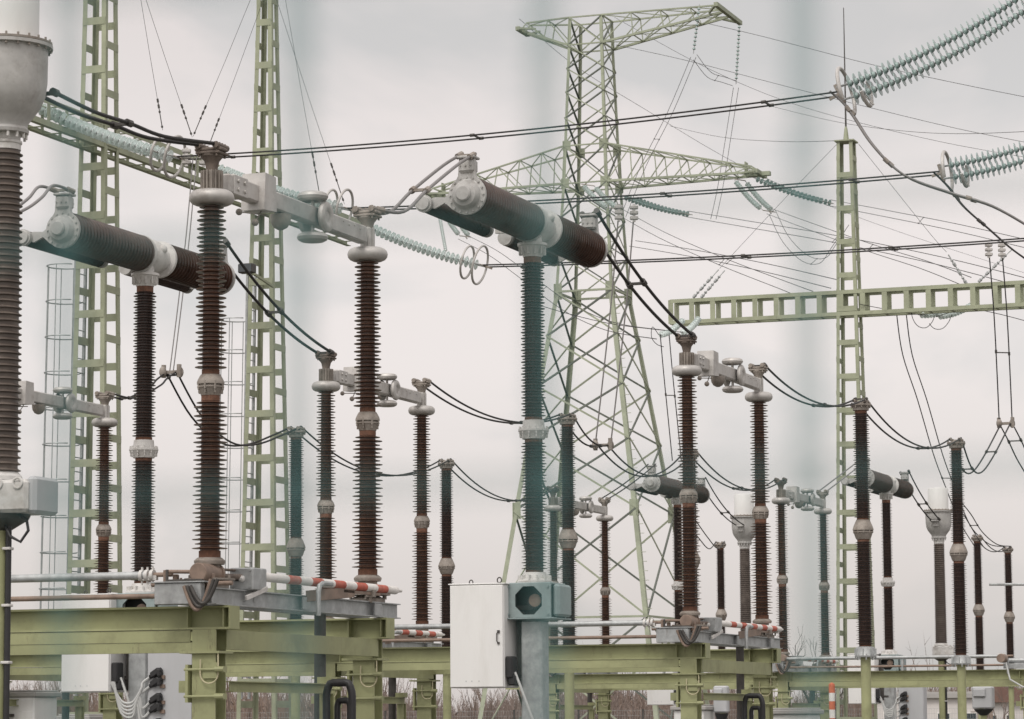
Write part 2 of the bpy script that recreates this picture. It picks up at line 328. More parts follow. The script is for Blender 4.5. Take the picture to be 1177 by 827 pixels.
# ------------------------------------------------------------------ disconnector (centre break switch on two stacked insulators)
def make_disconnector():
    root = empty('disconnector', rz=GEAR, cat='disconnector', group='rotary disconnector switches')
    b = MB()                                            # galvanised base channels
    for x in (-0.17, 0.17):
        b.ibeam((x, -0.3, 2.93), (x, 4.62, 2.93), 0.17, 0.10, 0.012, 0.01)
    for y in (0.45, 1.4, 2.6, 3.6): b.box((0, y, 2.93), (0.235, 0.02, 0.14))
    for y in (1.9, 3.9): b.box((0.232, y, 2.93), (0.016, 0.2, 0.13))
    base = b.build('base_channel', 'galvanised', root)
    w = MB(); w.box((-0.16, -0.36, 2.955), (0.52, 0.1, 0.22), bev=.01); w.box((-0.16, -0.36, 3.072), (0.62, 0.14, 0.012)); w.build('end_bracket', 'galvanised', base)
    for k, y in enumerate((0.0, 4.16)):
        s = MB()
        s.lathe(sheds(3.40, 4.93, 0.091, 0.100, 0.092, 0.182, 0.170), (0, y, 0), n=28)
        s.lathe(sheds(5.25, 6.95, 0.091, 0.088, 0.078, 0.163, 0.150), (0, y, 0), n=28)
        ins = s.build('insulator_column', 'porcelain', root)
        for z0, z1, rr in ((3.33, 3.40, 0.112), (4.93, 4.985, 0.096), (5.20, 5.25, 0.092)): r = MB(); r.lathe([(rr, z0), (rr, z1)], (0, y, 0), n=24); r.build('cement_band', 'rust_band', ins)
        j = MB(); j.lathe([(0.100, 4.985), (0.104, 5.0), (0.128, 5.06), (0.138, 5.066), (0.138, 5.08), (0.119, 5.083), (0.119, 5.098), (0.141, 5.10), (0.141, 5.12), (0.13, 5.15), (0.108, 5.19), (0.1, 5.20)], (0, y, 0), n=24)
        for i in range(8):
            a = i * math.pi / 4; j.cyl((0.13 * math.cos(a), y + 0.13 * math.sin(a), 5.045), (0.13 * math.cos(a), y + 0.13 * math.sin(a), 5.13), 0.013, 6); j.box((0.118 * math.cos(a), y + 0.118 * math.sin(a), 5.035), (0.03, 0.012, 0.055), (Vector((math.cos(a), math.sin(a), 0)), Vector((-math.sin(a), math.cos(a), 0)), ZV))
        j.build('joint_casting', 'cast_grey', ins)
        f = MB(); f.lathe([(0.15, 3.26), (0.16, 3.285), (0.16, 3.3), (0.125, 3.33)], (0, y, 0), n=24); f.lathe([(0.26, 3.10), (0.26, 3.118)], (0, y, 0), n=28)
        f.lathe([(0.2, 3.02), (0.2, 3.06), (0.11, 3.10), (0.11, 3.26)], (0, y, 0), n=20)
        for i in range(6): f.cyl((0.22 * math.cos(i), y + 0.22 * math.sin(i), 3.05), (0.22 * math.cos(i), y + 0.22 * math.sin(i), 3.15), 0.014, 6)
        f.build('turntable', 'cast_grey', root)
        c = MB(); c.torus((0, y, 7.03), (0, 0, 1), 0.158, 0.076, 40, 14); c.lathe([(0.1, 6.95), (0.1, 7.08)], (0, y, 0), n=20)
        c.build('corona_ring', 'aluminium', ins)
        t = MB()
        if k == 0:
            t.lathe([(0.085, 7.08), (0.085, 7.31)], (0, y, 0), n=16)
            for i in range(16):
                a = i * math.pi / 8; t.box((0.095 * math.cos(a), y + 0.095 * math.sin(a), 7.2), (0.045, 0.012, 0.22), (Vector((math.cos(a), math.sin(a), 0)), Vector((-math.sin(a), math.cos(a), 0)), ZV))
        else:
            t.box((0, y, 7.21), (0.13, 0.17, 0.27), bev=.02); t.box((0, y, 7.215), (0.16, 0.03, 0.26))
        t.build('head_casting', 'cast_grey' if k == 0 else 'aluminium', ins)
        z = 7.31 if k == 0 else 7.3
        t = MB(); t.lathe([(0.062, z), (0.062, z + .03), (0.078, z + .1), (0.118, z + .15), (0.12, z + .17)], (0, y, 0), n=18)
        t.box((0, y, z + .18), (0.27, 0.24, 0.03), bev=.008); t.box((0, y - .02, z + .215), (0.3, 0.18, 0.035), bev=.01)
        for x in (-0.1, 0.1):
            t.cyl((x, y - .14, z + .25), (x, y + .14, z + .25), 0.035, 10)
            for i in range(4): t.cyl((x, y - .1 + i * .065, z + .14), (x, y - .1 + i * .065, z + .29), 0.012, 6)
        t.build('terminal_clamp', 'rusty_casting' if k == 0 else 'cast_grey', ins)
    a = MB()                                            # switching arm
    a.box((0, 2.15, 7.235), (0.13, 3.72, 0.2), bev=.018); a.box((0, 0.55, 7.235), (0.16, 0.34, 0.215), bev=.01)
    for y in (0.47, 0.63):
        for z in (7.19, 7.28): a.cyl((-0.1, y, z), (0.1, y, z), 0.022, 8)
    for i in range(4): a.cyl((-.075, 3.3 + .16 * i, 7.29 - .02 * (i % 2)), (.075, 3.3 + .16 * i, 7.29 - .02 * (i % 2)), 0.012, 6)
    arm = a.build('contact_arm', 'aluminium', root)
    a = MB(); a.prism([(-0.15, -0.19), (0.17, -0.17), (0.15, 0.2), (-0.12, 0.21)], (-0.135, 1.15, 7.25), (0, 1, 0), (0, 0, 1), (1, 0, 0), 0.27)
    a.build('contact_housing', 'aluminium', arm)
    for dz in (-0.235, 0.22):
        a = MB(); a.torus((0, 2.58, 7.235 + dz), (0, 0, 1), 0.105, 0.07, 32, 10, flat=.75); a.lathe([(0.1, -0.025), (0.1, 0.025)], (0, 2.58, 7.235 + dz), n=20); a.cyl((0, 2.58, 7.235), (0, 2.58, 7.235 + dz), 0.022, 8)
        a.build('shield_ring', 'aluminium', arm)
    for sx in (-0.125, 0.125):
        a = MB(); a.torus((sx, 2.66, 7.235), (1, 0, 0), 0.115, 0.062, 32, 10, flat=.7); a.lathe([(0.1, -0.02), (0.1, 0.02)], (sx, 2.66, 7.235), (1, 0, 0), n=20); a.build('shield_ring', 'aluminium', arm)
    a = MB(); a.lathe([(0.115, 0), (0.115, -0.03), (0.105, -0.09), (0.075, -0.14), (0.03, -0.165), (0.0, -0.17)][::-1], (0, 1.72, 7.12), n=20); a.build('contact_dome', 'cast_grey', arm)
    a = MB(); a.sphere((0.02, 0.62, 6.98), 0.036); a.sphere((0.02, 1.02, 6.93), 0.04); a.tube([(0.02, 0.62, 6.98), (0.02, 0.8, 7.0), (0.02, 1.3, 7.05)], 0.008, 6); a.tube([(0.02, 1.02, 6.93), (0.02, 1.2, 7.1)], 0.008, 6)
    a.build('arcing_horn', 'cast_grey', arm)
    d = MB(); d.lathe([(0.09, -0.36), (0.098, -0.35), (0.098, 0.02), (0.11, 0.02), (0.11, 0.06), (0.03, 0.1)], (0.04, 0, 3.165), (0, 1, 0), n=28); d.build('drive_drum', 'brown_metal', root)
    d = MB()
    for x in (-0.28, 0.02, 0.12): d.box((x, -0.2, 3.09), (0.05, 0.06, 0.14), bev=.008)
    d.cyl((-0.55, -0.2, 3.06), (0.35, -0.2, 3.06), 0.024, 10); d.cyl((-0.36, -0.28, 3.185), (-0.02, -0.2, 3.18), 0.02, 8); d.cyl((-0.36, -0.28, 3.05), (-0.36, -0.28, 3.2), 0.022, 8)
    for x in (-0.2, -0.08, 0.1): d.cyl((x, -0.25, 3.02), (x, -0.25, 3.12), 0.015, 6)
    d.build('crank_linkage', 'brown_metal', root)
    for i, (r_, x0) in enumerate(((0.022, -0.06), (0.02, -0.02), (0.02, 0.03))):
        d = MB(); P = []
        for k in range(13):
            t = k / 12; P.append((x0 - 0.02 + 0.3 * t, -0.42 - .02 * i, 3.03 - math.sin(math.pi * t) * (0.27 - .03 * i) + .06 * t))
        d.tube(P, r_, 8); d.build('flexible_cable', 'dark_metal' if i else 'brown_metal', root)
    h = MB(); h.box((0.16, 0.58, 3.13), (0.27, 0.34, 0.23), bev=.012)
    for y in (0.46, 0.70): h.cyl((0.16, y, 2.9), (0.16, y, 3.02), 0.03, 8)
    for (x, z) in ((0.06, 3.22), (0.26, 3.22), (0.26, 3.05), (0.06, 3.05)): h.cyl((x, 0.40, z), (x, 0.43, z), 0.015, 6)
    bx = h.build('mechanism_box', 'galvanised', root)
    w = MB(); w.bar((0.24, 0.36, 2.93), (0.30, 0.74, 3.04), .03, .05, bev=.004); w.build('strut', 'pale_casting', bx)
    w = MB(); w.cyl((0.02, 0.2, 3.15), (0.16, 0.42, 3.15), .03, 10); w.cyl((-.02, .1, 3.22), (.1, .45, 3.22), .014, 8); w.build('drive_link', 'rusty_casting', root)
    for px_ in (-.12, .06): w = MB(); w.box((px_, 0.12, 3.06), (.05, .05, .2), bev=.006); w.build('bearing_stand', 'cast_grey', root)
    w = MB(); w.bar((-.3, -.36, 3.09), (.1, -.36, 3.09), .06, .02); w.cyl((-.3, -.36, 3.08), (-.3, -.36, 3.2), .016, 8); w.build('lever', 'dark_metal', root)
    h = MB(); h.box((0.14, 0.405, 3.13), (0.11, 0.012, 0.045)); h.build('slot', 'black_plastic', bx)
    h = MB(); h.lathe([(0.035, 0), (0.035, 0.02), (0.015, 0.04)], (0.17, 0.415, 3.13), (0, -1, 0), n=10); h.build('shaft_nut', 'pale_casting', bx)
    h = MB(); x, z = 0.22, 3.165; y = 0.74; h.m = 0
    for i in range(11):
        y1 = y + (0.66 if i == 0 else 0.305); h.m = i % 2; h.lathe([(0.047, 0), (0.047, y1 - y)], (x, y, z), (0, 1, 0), n=18, cap=(i in (0, 10))); y = y1
    h.m = 0; h.lathe([(0.038, 0), (0.034, 0.05), (0.022, 0.09), (0.018, 0.18)], (x, y, z), (0, 1, 0), n=14)
    rod = h.build('earthing_rod', ('white_paint', 'red_paint'), root)
    h = MB(); h.bar((0.235, 1.9, 3.005), (0.235, 3.2, 3.10), 0.02, 0.12, bev=.004); h.bar((0.225, 2.9, 3.10), (0.225, 3.95, 3.10), 0.04, 0.03)
    h.build('rod_bracket', 'brown_metal', rod)
    h = MB(); h.box((0.23, 3.7, 3.1), (0.1, 0.06, 0.08)); h.cyl((0.23, 3.7, 3.0), (0.23, 3.7, 3.1), .02, 8); h.build('rod_catch', 'cast_grey', rod)
    h = MB(); h.tube([(0.33, 2.0, 2.8), (0.33, 2.0, 3.05), (0.33, 2.03, 3.12), (0.33, 2.12, 3.15), (0.33, 2.35, 3.15)], 0.028, 8); h.build('conduit', 'galvanised', root)
    h = MB(); h.cyl((-0.02, 2.85, 0.9), (-0.02, 2.85, 2.845), 0.065, 14); h.build('drive_shaft', 'dark_metal', root)
    return root
DISC = make_disconnector()
TA, TB = Vector((0, -0.05, 7.57)), Vector((0, 4.2, 7.56))
def wp(o, v): 
    v = Vector(v); return Vector(o.location) + NV * (-v.x) + DV * v.y + ZV * v.z
A = place(DISC, False, (-3.08, 31.2), 'nearest brown disconnector with striped earthing rod, in front left of the breakers')
Cc = place(DISC, True, (2.70, 47.15), 'brown disconnector right of centre, wired to the right end of the central breaker')
B = place(DISC, True, (-2.99, 49.07), 'brown disconnector seen behind the nearest disconnector, wired to the left circuit breaker')
Fd = place(DISC, True, (-8.72, 50.86), 'disconnector at the left edge, partly hidden by the big current transformer')
Dd = place(DISC, True, (6.6, 75.48), 'small far disconnector with pale arm, just left of the green lattice mast on the right')
Ed = place(DISC, True, (1.02, 77.7), 'small far disconnector in front of the pylon legs, behind the tall ribbed support post')

# ------------------------------------------------------------------ circuit breaker (T shape)
def make_breaker():
    root = empty('circuit_breaker', rz=GEAR, cat='circuit breaker', group='T shaped circuit breakers')
    b = MB(); b.ibeam((0, 0, 1.0), (0, 0, 1.1), .1, .1) if False else None
    b = MB(); b.box((0, 0, 1.49), (0.29, 0.29, 2.98), bev=.02); b.box((0, 0, 0.03), (0.6, 0.6, 0.06))
    post = b.build('post', 'galvanised', root)
    b = MB()                                             # housing with octagonal opening
    X, Y, Z = Vector((1, 0, 0)), Vector((0, 1, 0)), ZV
    b.box((0.0, 0.05, 3.455), (0.62, 0.60, 0.03), bev=.01); b.box((0.0, 0.05, 3.0), (0.74, 0.7, 0.02), bev=.005)
    for k in range(2):                                   # front and back plates with eight sided holes
        y = -0.25 + 0.58 * k; o = [(-.31, -.22), (.31, -.22), (.31, .22), (-.31, .22)]
        hole = [(0.2 * math.cos(R(22.5 + 45 * i)), 0.2 * math.sin(R(22.5 + 45 * i))) for i in range(8)]
        outer = [(.31, .09), (.31 - .0, .22), (-.31, .22), (-.31, .09), (-.31, -.09), (-.31, -.22), (.31, -.22), (.31, -.09)]
        vs = [(a, y + t, 3.235 + c) for t in (0, 0.03) for a, c in hole + outer]
        fs = []
        for i in range(8):
            j = (i + 1) % 8; fs += [(i, j, 8 + j, 8 + i), (16 + i, 24 + i, 24 + j, 16 + j), (i, 16 + i, 16 + j, j), (8 + i, 8 + j, 24 + j, 24 + i)]
        b._add(vs, fs)
    b.box((-0.325, 0.055, 3.235), (0.03, 0.56, 0.44), bev=.008); b.box((0.36, 0.06, 3.235), (0.1, 0.5, 0.42), bev=.03)
    for sx in (-.27, .27):
        for sz in (-.18, .18): b.cyl((sx, -0.26, 3.235 + sz), (sx, -0.275, 3.235 + sz), 0.016, 8)
    hs = b.build('mechanism_housing', 'housing_teal', root)
    b = MB(); b.box((0.0, 0.12, 3.235), (0.59, 0.2, 0.43)); b.cyl((0.02, 0.02, 3.22), (0.02, -0.1, 3.22), 0.09, 16); b.build('interior', 'black_plastic', hs)
    b = MB(); b.lathe([(0.085, 0), (0.085, .02), (.03, .03)], (0.04, -0.09, 3.24), (0, -1, 0), n=16); b.build('flange_disc', 'brown_metal', hs)
    b = MB(); b.lathe([(0.235, 3.47), (0.235, 3.495), (0.17, 3.53), (0.155, 3.60), (0.15, 3.61)], n=28)
    for i in range(12):
        a = i * math.pi / 6; b.box((0.19 * math.cos(a), 0.19 * math.sin(a), 3.53), (0.07, 0.014, 0.08), (Vector((math.cos(a), math.sin(a), 0)), Vector((-math.sin(a), math.cos(a), 0)), ZV))
    b.build('base_collar', 'pale_casting', root)
    s = MB(); s.lathe(sheds(3.64, 5.33, 0.078, 0.118, 0.114, 0.172, 0.169), n=28); s.lathe(sheds(5.66, 7.72, 0.078, 0.111, 0.108, 0.164, 0.162), n=28)
    ins = s.build('support_insulator', 'porcelain_dark', root)
    for z0, z1 in ((3.61, 3.64), (5.33, 5.37), (5.62, 5.66), (7.72, 7.80)): s = MB(); s.lathe([(0.118, z0), (0.118, z1)], n=24); s.build('cement_band', 'rust_band', ins)
    s = MB(); s.lathe([(0.15, 5.37), (0.16, 5.41), (0.2, 5.47), (0.205, 5.475), (0.205, 5.50), (0.15, 5.51), (0.14, 5.62)], n=28)
    for i in range(12):
        a = i * math.pi / 6; s.cyl((0.185 * math.cos(a), 0.185 * math.sin(a), 5.44), (0.185 * math.cos(a), 0.185 * math.sin(a), 5.535), 0.015, 6)
        s.box((0.165 * math.cos(a), 0.165 * math.sin(a), 5.43), (0.05, 0.012, 0.08), (Vector((math.cos(a), math.sin(a), 0)), Vector((-math.sin(a), math.cos(a), 0)), ZV))
    s.build('joint_casting', 'pale_casting', ins)
    s = MB(); s.lathe([(0.125, 7.80), (0.14, 7.86), (0.185, 7.945), (0.2, 7.95), (0.2, 7.985), (0.13, 7.99), (0.125, 8.12)], n=28)
    for i in range(12):
        a = i * math.pi / 6; s.box((0.155 * math.cos(a), 0.155 * math.sin(a), 7.88), (0.06, 0.014, 0.1), (Vector((math.cos(a), math.sin(a), 0)), Vector((-math.sin(a), math.cos(a), 0)), ZV))
    s.lathe([(0.265, -0.34), (0.265, -0.29), (0.19, -0.27), (0.2, -0.1), (0.215, 0), (0.2, .1), (0.19, 0.27), (0.265, 0.29), (0.265, 0.34)], (0, 0.14, 8.25), (0, 1, 0), n=32)
    s.sphere((0, 0.14, 8.25), 0.245, 24)
    for y in (-0.185, 0.465):
        for i in range(14):
            a = i * math.pi / 7; s.cyl((0.235 * math.cos(a), y - .02, 8.25 + 0.235 * math.sin(a)), (0.235 * math.cos(a), y + .02, 8.25 + 0.235 * math.sin(a)), 0.02, 6)
    s.sphere((0.2, 0.14, 8.34), 0.07, 12); s.build('head_casting', 'pale_casting', root)
    for y0, y1 in ((-0.2, -2.4), (0.48, 2.42)):
        ln = abs(y1 - y0); ax = (0, 1 if y1 > y0 else -1, 0); sg = ax[1]
        s = MB(); s.lathe(sheds(0.0, ln, 0.092, 0.190, 0.190, 0.256, 0.256, alt=False), (0, y0, 8.25), ax, n=40); ch = s.build('interrupter_chamber', 'chamber_porcelain', root)
        s = MB(); s.lathe([(0.235, ln), (0.25, ln + .005), (0.25, ln + .05), (0.215, ln + .055), (0.19, ln + .07), (0.17, ln + .12), (0.15, ln + .15), (0.10, ln + .165), (0.10, ln + .2), (0.085, ln + .215), (0.0, ln + .218)], (0, y0, 8.25), ax, n=32)
        for i in range(16):
            a = i * math.pi / 8; s.cyl((0.225 * math.cos(a), y1 + sg * .045, 8.25 + 0.225 * math.sin(a)), (0.225 * math.cos(a), y1 + sg * .075, 8.25 + 0.225 * math.sin(a)), 0.014, 6)
        s.prism([(-.17, .14), (.17, .14), (.115, .25), (.1, .48), (-.1, .48), (-.115, .25)], (0, y1 + sg * .03 - .03, 8.25), (1, 0, 0), (0, 0, 1), (0, 1, 0), 0.06)
        s.box((0, y1 + sg * .0, 8.62), (0.2, 0.2, 0.18), bev=.03); s.box((0, y1, 8.73), (0.24, 0.22, 0.035), bev=.01)
        for i in range(3): s.cyl((-.07 + .07 * i, y1 - .12, 8.62), (-.07 + .07 * i, y1 + .12, 8.62), .012, 6)
        s.prism([(-.50, -.10), (-.44, -.115), (-.3, -.05), (-.2, -.14), (-.1, -.2), (-.1, .14), (-.2, .1), (-.3, .02), (-.44, .03), (-.50, .01)], (0, y1 + sg * .02 - .02, 8.22), (1, 0, 0), (0, 0, 1), (0, 1, 0), 0.04)
        s.build('end_cap', 'end_casting', ch)
        s = MB(); cy0, cy1 = (y1 + sg * .02, y1 - sg * (ln - .05))
        s.lathe(sheds(0.0, abs(cy1 - cy0), 0.05, 0.088, 0.088, 0.104, 0.104, alt=False), (-0.57, cy0, 8.17), (0, -sg, 0), n=22); cp = s.build('grading_capacitor', 'porcelain_dark', root)
        s = MB(); s.lathe([(0.112, -.09), (0.112, -.03)], (-0.57, cy0, 8.17), (0, -sg, 0), n=22); s.lathe([(0.085, -.12), (.098, -.09)], (-0.57, cy0, 8.17), (0, -sg, 0), n=22); s.build('capacitor_cap', 'end_casting', cp); s = MB(); s.lathe([(0.1, -.06), (0.1, .05)], (-0.57, cy1, 8.17), (0, -sg, 0), n=22); s.build('capacitor_cap', 'end_casting', cp)
    s = MB(); s.box((-0.36, 0.14, 8.21), (0.42, 0.06, 0.07)); s.build('capacitor_bracket', 'pale_casting', root)
    return root
BRK = make_breaker()
BL, BR = Vector((0, -2.4, 8.78)), Vector((0, 2.46, 8.76))
K1 = place(BRK, False, (0.28, 40.46), 'large T shaped circuit breaker in the centre, brown ribbed chambers beside the white cabinet')
K2 = place(BRK, True, (-5.18, 43.0), 'T shaped circuit breaker on the left, behind the nearest disconnector')
K3 = place(BRK, True, (4.70, 87.6), 'small far circuit breaker hidden behind a brown column, its grey end facing the pylon')
K4 = place(BRK, True, (10.49, 86.2), 'small far circuit breaker at the right, dark chambers in front of the green lattice mast')

# ------------------------------------------------------------------ ribbed support posts
def make_post():
    root = empty('insulator_post', rz=GEAR, cat='insulator post', group='ribbed insulator posts on green poles')
    s = MB(); s.lathe(sheds(3.06, 5.0, 0.082, 0.120, 0.116, 0.172, 0.167), n=24); s.lathe(sheds(5.44, 7.43, 0.082, 0.114, 0.108, 0.165, 0.158), n=24)
    ins = s.build('ribbed_insulator', 'porcelain_dark', root)
    for z0, z1 in ((3.03, 3.06), (5.0, 5.05), (5.4, 5.44), (7.43, 7.49)): s = MB(); s.lathe([(0.115, z0), (0.115, z1)], n=20); s.build('cement_band', 'rust_band', ins)
    s = MB(); s.lathe([(0.13, 5.04), (0.15, 5.08), (0.178, 5.165), (0.192, 5.17), (0.192, 5.188), (0.165, 5.192), (0.165, 5.208), (0.197, 5.212), (0.197, 5.235), (0.175, 5.30), (0.14, 5.38), (0.125, 5.41)], n=24)
    for i in range(10):
        a = i * math.pi / 5; s.cyl((0.18 * math.cos(a), 0.18 * math.sin(a), 5.16), (0.18 * math.cos(a), 0.18 * math.sin(a), 5.245), 0.014, 6)
    s.build('joint_casting', 'cast_grey', ins)
    s = MB(); s.lathe([(0.15, 7.48), (0.155, 7.54), (0.2, 7.57), (0.2, 7.6), (0.1, 7.62), (0.08, 7.66)], n=24)
    for i in range(10):
        a = i * math.pi / 5; s.cyl((0.18 * math.cos(a), 0.18 * math.sin(a), 7.53), (0.18 * math.cos(a), 0.18 * math.sin(a), 7.63), 0.014, 6)
    for sx in (-.1, .1): s.cyl((sx, -.16, 7.66), (sx, .16, 7.66), .035, 8)
    s.build('terminal_cap', 'cast_grey', ins)
    s = MB(); s.lathe([(0.12, 2.825), (0.20, 2.83), (0.205, 2.86), (0.19, 2.88), (0.18, 3.0), (0.14, 3.03)], n=24)
    for i in range(8):
        a = i * math.pi / 4; s.box((0.185 * math.cos(a), 0.185 * math.sin(a), 2.93), (0.05, 0.016, 0.12), (Vector((math.cos(a), math.sin(a), 0)), Vector((-math.sin(a), math.cos(a), 0)), ZV)); s.cyl((0.19 * math.cos(a + .3), 0.19 * math.sin(a + .3), 2.78), (0.19 * math.cos(a + .3), 0.19 * math.sin(a + .3), 2.89), 0.013, 6)
    s.build('base_flange', 'galvanised', root)
    s = MB(); s.lathe([(0.095, 0.03), (0.095, 2.84)], n=20); s.box((0, 0, 0.015), (0.5, 0.5, 0.03)); s.build('pole', 'green_steel', root)
    return root
POST = make_post(); PT = Vector((0, 0, 7.7))
P1 = place(POST, False, (6.6, 57.9), 'tall ribbed post with a pale flared foot, in front of the green lattice mast')
Q1 = place(POST, True, (9.58, 66.11), 'tall ribbed post at the right, in front of a rounded grey transformer head')
P2 = place(POST, True, (1.08, 60.28), 'ribbed post immediately right of the central breaker column, in front of the pylon')
P3 = place(POST, True, (-4.43, 62.67), 'ribbed post just right of the second green lattice mast from the left')
Q3 = place(POST, True, (-1.53, 70.66), 'slim dark ribbed post left of the white cabinet of the central breaker')
Q2 = place(POST, True, (3.98, 68.52), 'ribbed post hidden directly behind the left column of the disconnector right of centre')
p = at(1125, 700, 101); S1 = place(POST, True, p, 'far post with white cap, directly right of the tall post near the right edge')
p = at(1160, 700, 108); S2 = place(POST, True, p, 'far slim post with white cap closest to the right edge of the photo')
p = at(829, 700, 104); S3 = place(POST, True, p, 'far ribbed post with white cap between the columns of the disconnector right of centre')

# ------------------------------------------------------------------ current transformers
def make_ct():
    root = empty('current_transformer', rz=GEAR, cat='current transformer', group='oil filled current transformers')
    s = MB(); s.lathe(sheds(3.88, 6.78, 0.0575, 0.158, 0.142, 0.185, 0.168, alt=False), n=40); ins = s.build('ribbed_insulator', 'porcelain_dusty', root)
    s = MB(); s.lathe([(0.15, 6.78), (0.15, 6.83), (0.16, 6.84), (0.16, 6.86), (0.145, 6.87), (0.145, 6.93)], n=32)
    for i in range(14):
        a = i * math.pi / 7; s.cyl((0.195 * math.cos(a), 0.195 * math.sin(a), 6.88), (0.195 * math.cos(a), 0.195 * math.sin(a), 6.97), 0.014, 6)
    s.build('neck', 'pale_casting', ins)
    s = MB(); s.lathe([(0.15, 6.925), (0.215, 6.93), (0.22, 6.96), (0.205, 6.985), (0.21, 7.02), (0.26, 7.09), (0.32, 7.17), (0.36, 7.27), (0.378, 7.40), (0.382, 7.70), (0.425, 7.705), (0.425, 7.735), (0.30, 7.74)], n=48)
    s.box((0.0, 0.37, 7.36), (0.14, 0.12, 0.2), bev=.02); s.box((0.0, 0.45, 7.43), (0.22, 0.14, 0.04), bev=.01); s.box((0.0, -0.37, 7.36), (0.14, 0.12, 0.2), bev=.02); s.box((0.0, -0.45, 7.43), (0.22, 0.14, 0.04), bev=.01)
    hd = s.build('oil_head', 'end_casting', root)
    s = MB(); s.lathe([(0.3, 7.74), (0.42, 7.74), (0.42, 7.76), (0.3, 7.78)], n=48)
    for i in range(24):
        a = i * math.pi / 12; s.cyl((0.405 * math.cos(a), 0.405 * math.sin(a), 7.68), (0.405 * math.cos(a), 0.405 * math.sin(a), 7.785), 0.012, 6)
    s.build('bolted_flange', 'cast_grey', hd)
    s = MB(); s.lathe([(0.298, 7.77), (0.298, 8.38), (0.28, 8.41), (0.0, 8.43)], n=48); s.build('expansion_cylinder', 'cabinet_white', root)
    s = MB(); s.lathe([(0.17, 3.80), (0.2, 3.805), (0.2, 3.84), (0.165, 3.88)], n=32); s.box((0.1, 0.0, 3.65), (0.62, 0.5, 0.29), bev=.03)
    for x in (-.1, .12, .32): s.torus((x, -0.255, 3.76), (0, 1, 0), .045, .012, 16, 6)
    bt = s.build('base_tank', 'pale_casting', root)
    s = MB(); s.box((0.42, 0.02, 3.66), (0.1, 0.44, 0.33), bev=.03); s.build('terminal_box', 'cabinet_grey', bt)
    s = MB(); s.lathe([(0.1, 3.36), (0.26, 3.46), (0.28, 3.505)], n=24); s.build('drip_tray', 'dark_metal', root)
    s = MB(); s.lathe([(0.1, 0.03), (0.1, 3.37)], n=20); s.box((0, 0, .015), (.5, .5, .03)); pl = s.build('pole', 'green_steel', root)
    s = MB(); s.cyl((0.125, -0.05, 0.3), (0.125, -0.05, 3.4), 0.028, 10); s.tube([(0.12, -.1, 3.4), (0.2, -.15, 3.3), (0.3, -.15, 3.25), (0.36, -.12, 3.35), (0.33, -.1, 3.45), (0.25, -.1, 3.5)], .014, 8); s.build('cable', 'black_plastic', pl)
    for z in (3.2, 2.7, 2.2): s = MB(); s.box((0.12, -0.05, z), (0.08, 0.08, 0.025), bev=.005); s.build('cable_clip', 'pale_casting', pl)
    return root
CT = make_ct(); CTF, CTB = Vector((0, -0.47, 7.46)), Vector((0, 0.47, 7.46))
CT1 = place(CT, False, (-4.55, 27.18), 'huge grey transformer head on a dusty brown ribbed column at the left edge')
p = at(1081, 700, 90.0); CT2 = place(CT, True, p, 'small far transformer with rounded grey head behind the tall right post')
p = at(857, 700, 92.0); CT3 = place(CT, True, p, 'small far transformer with rounded head, half hidden by a brown disconnector column')

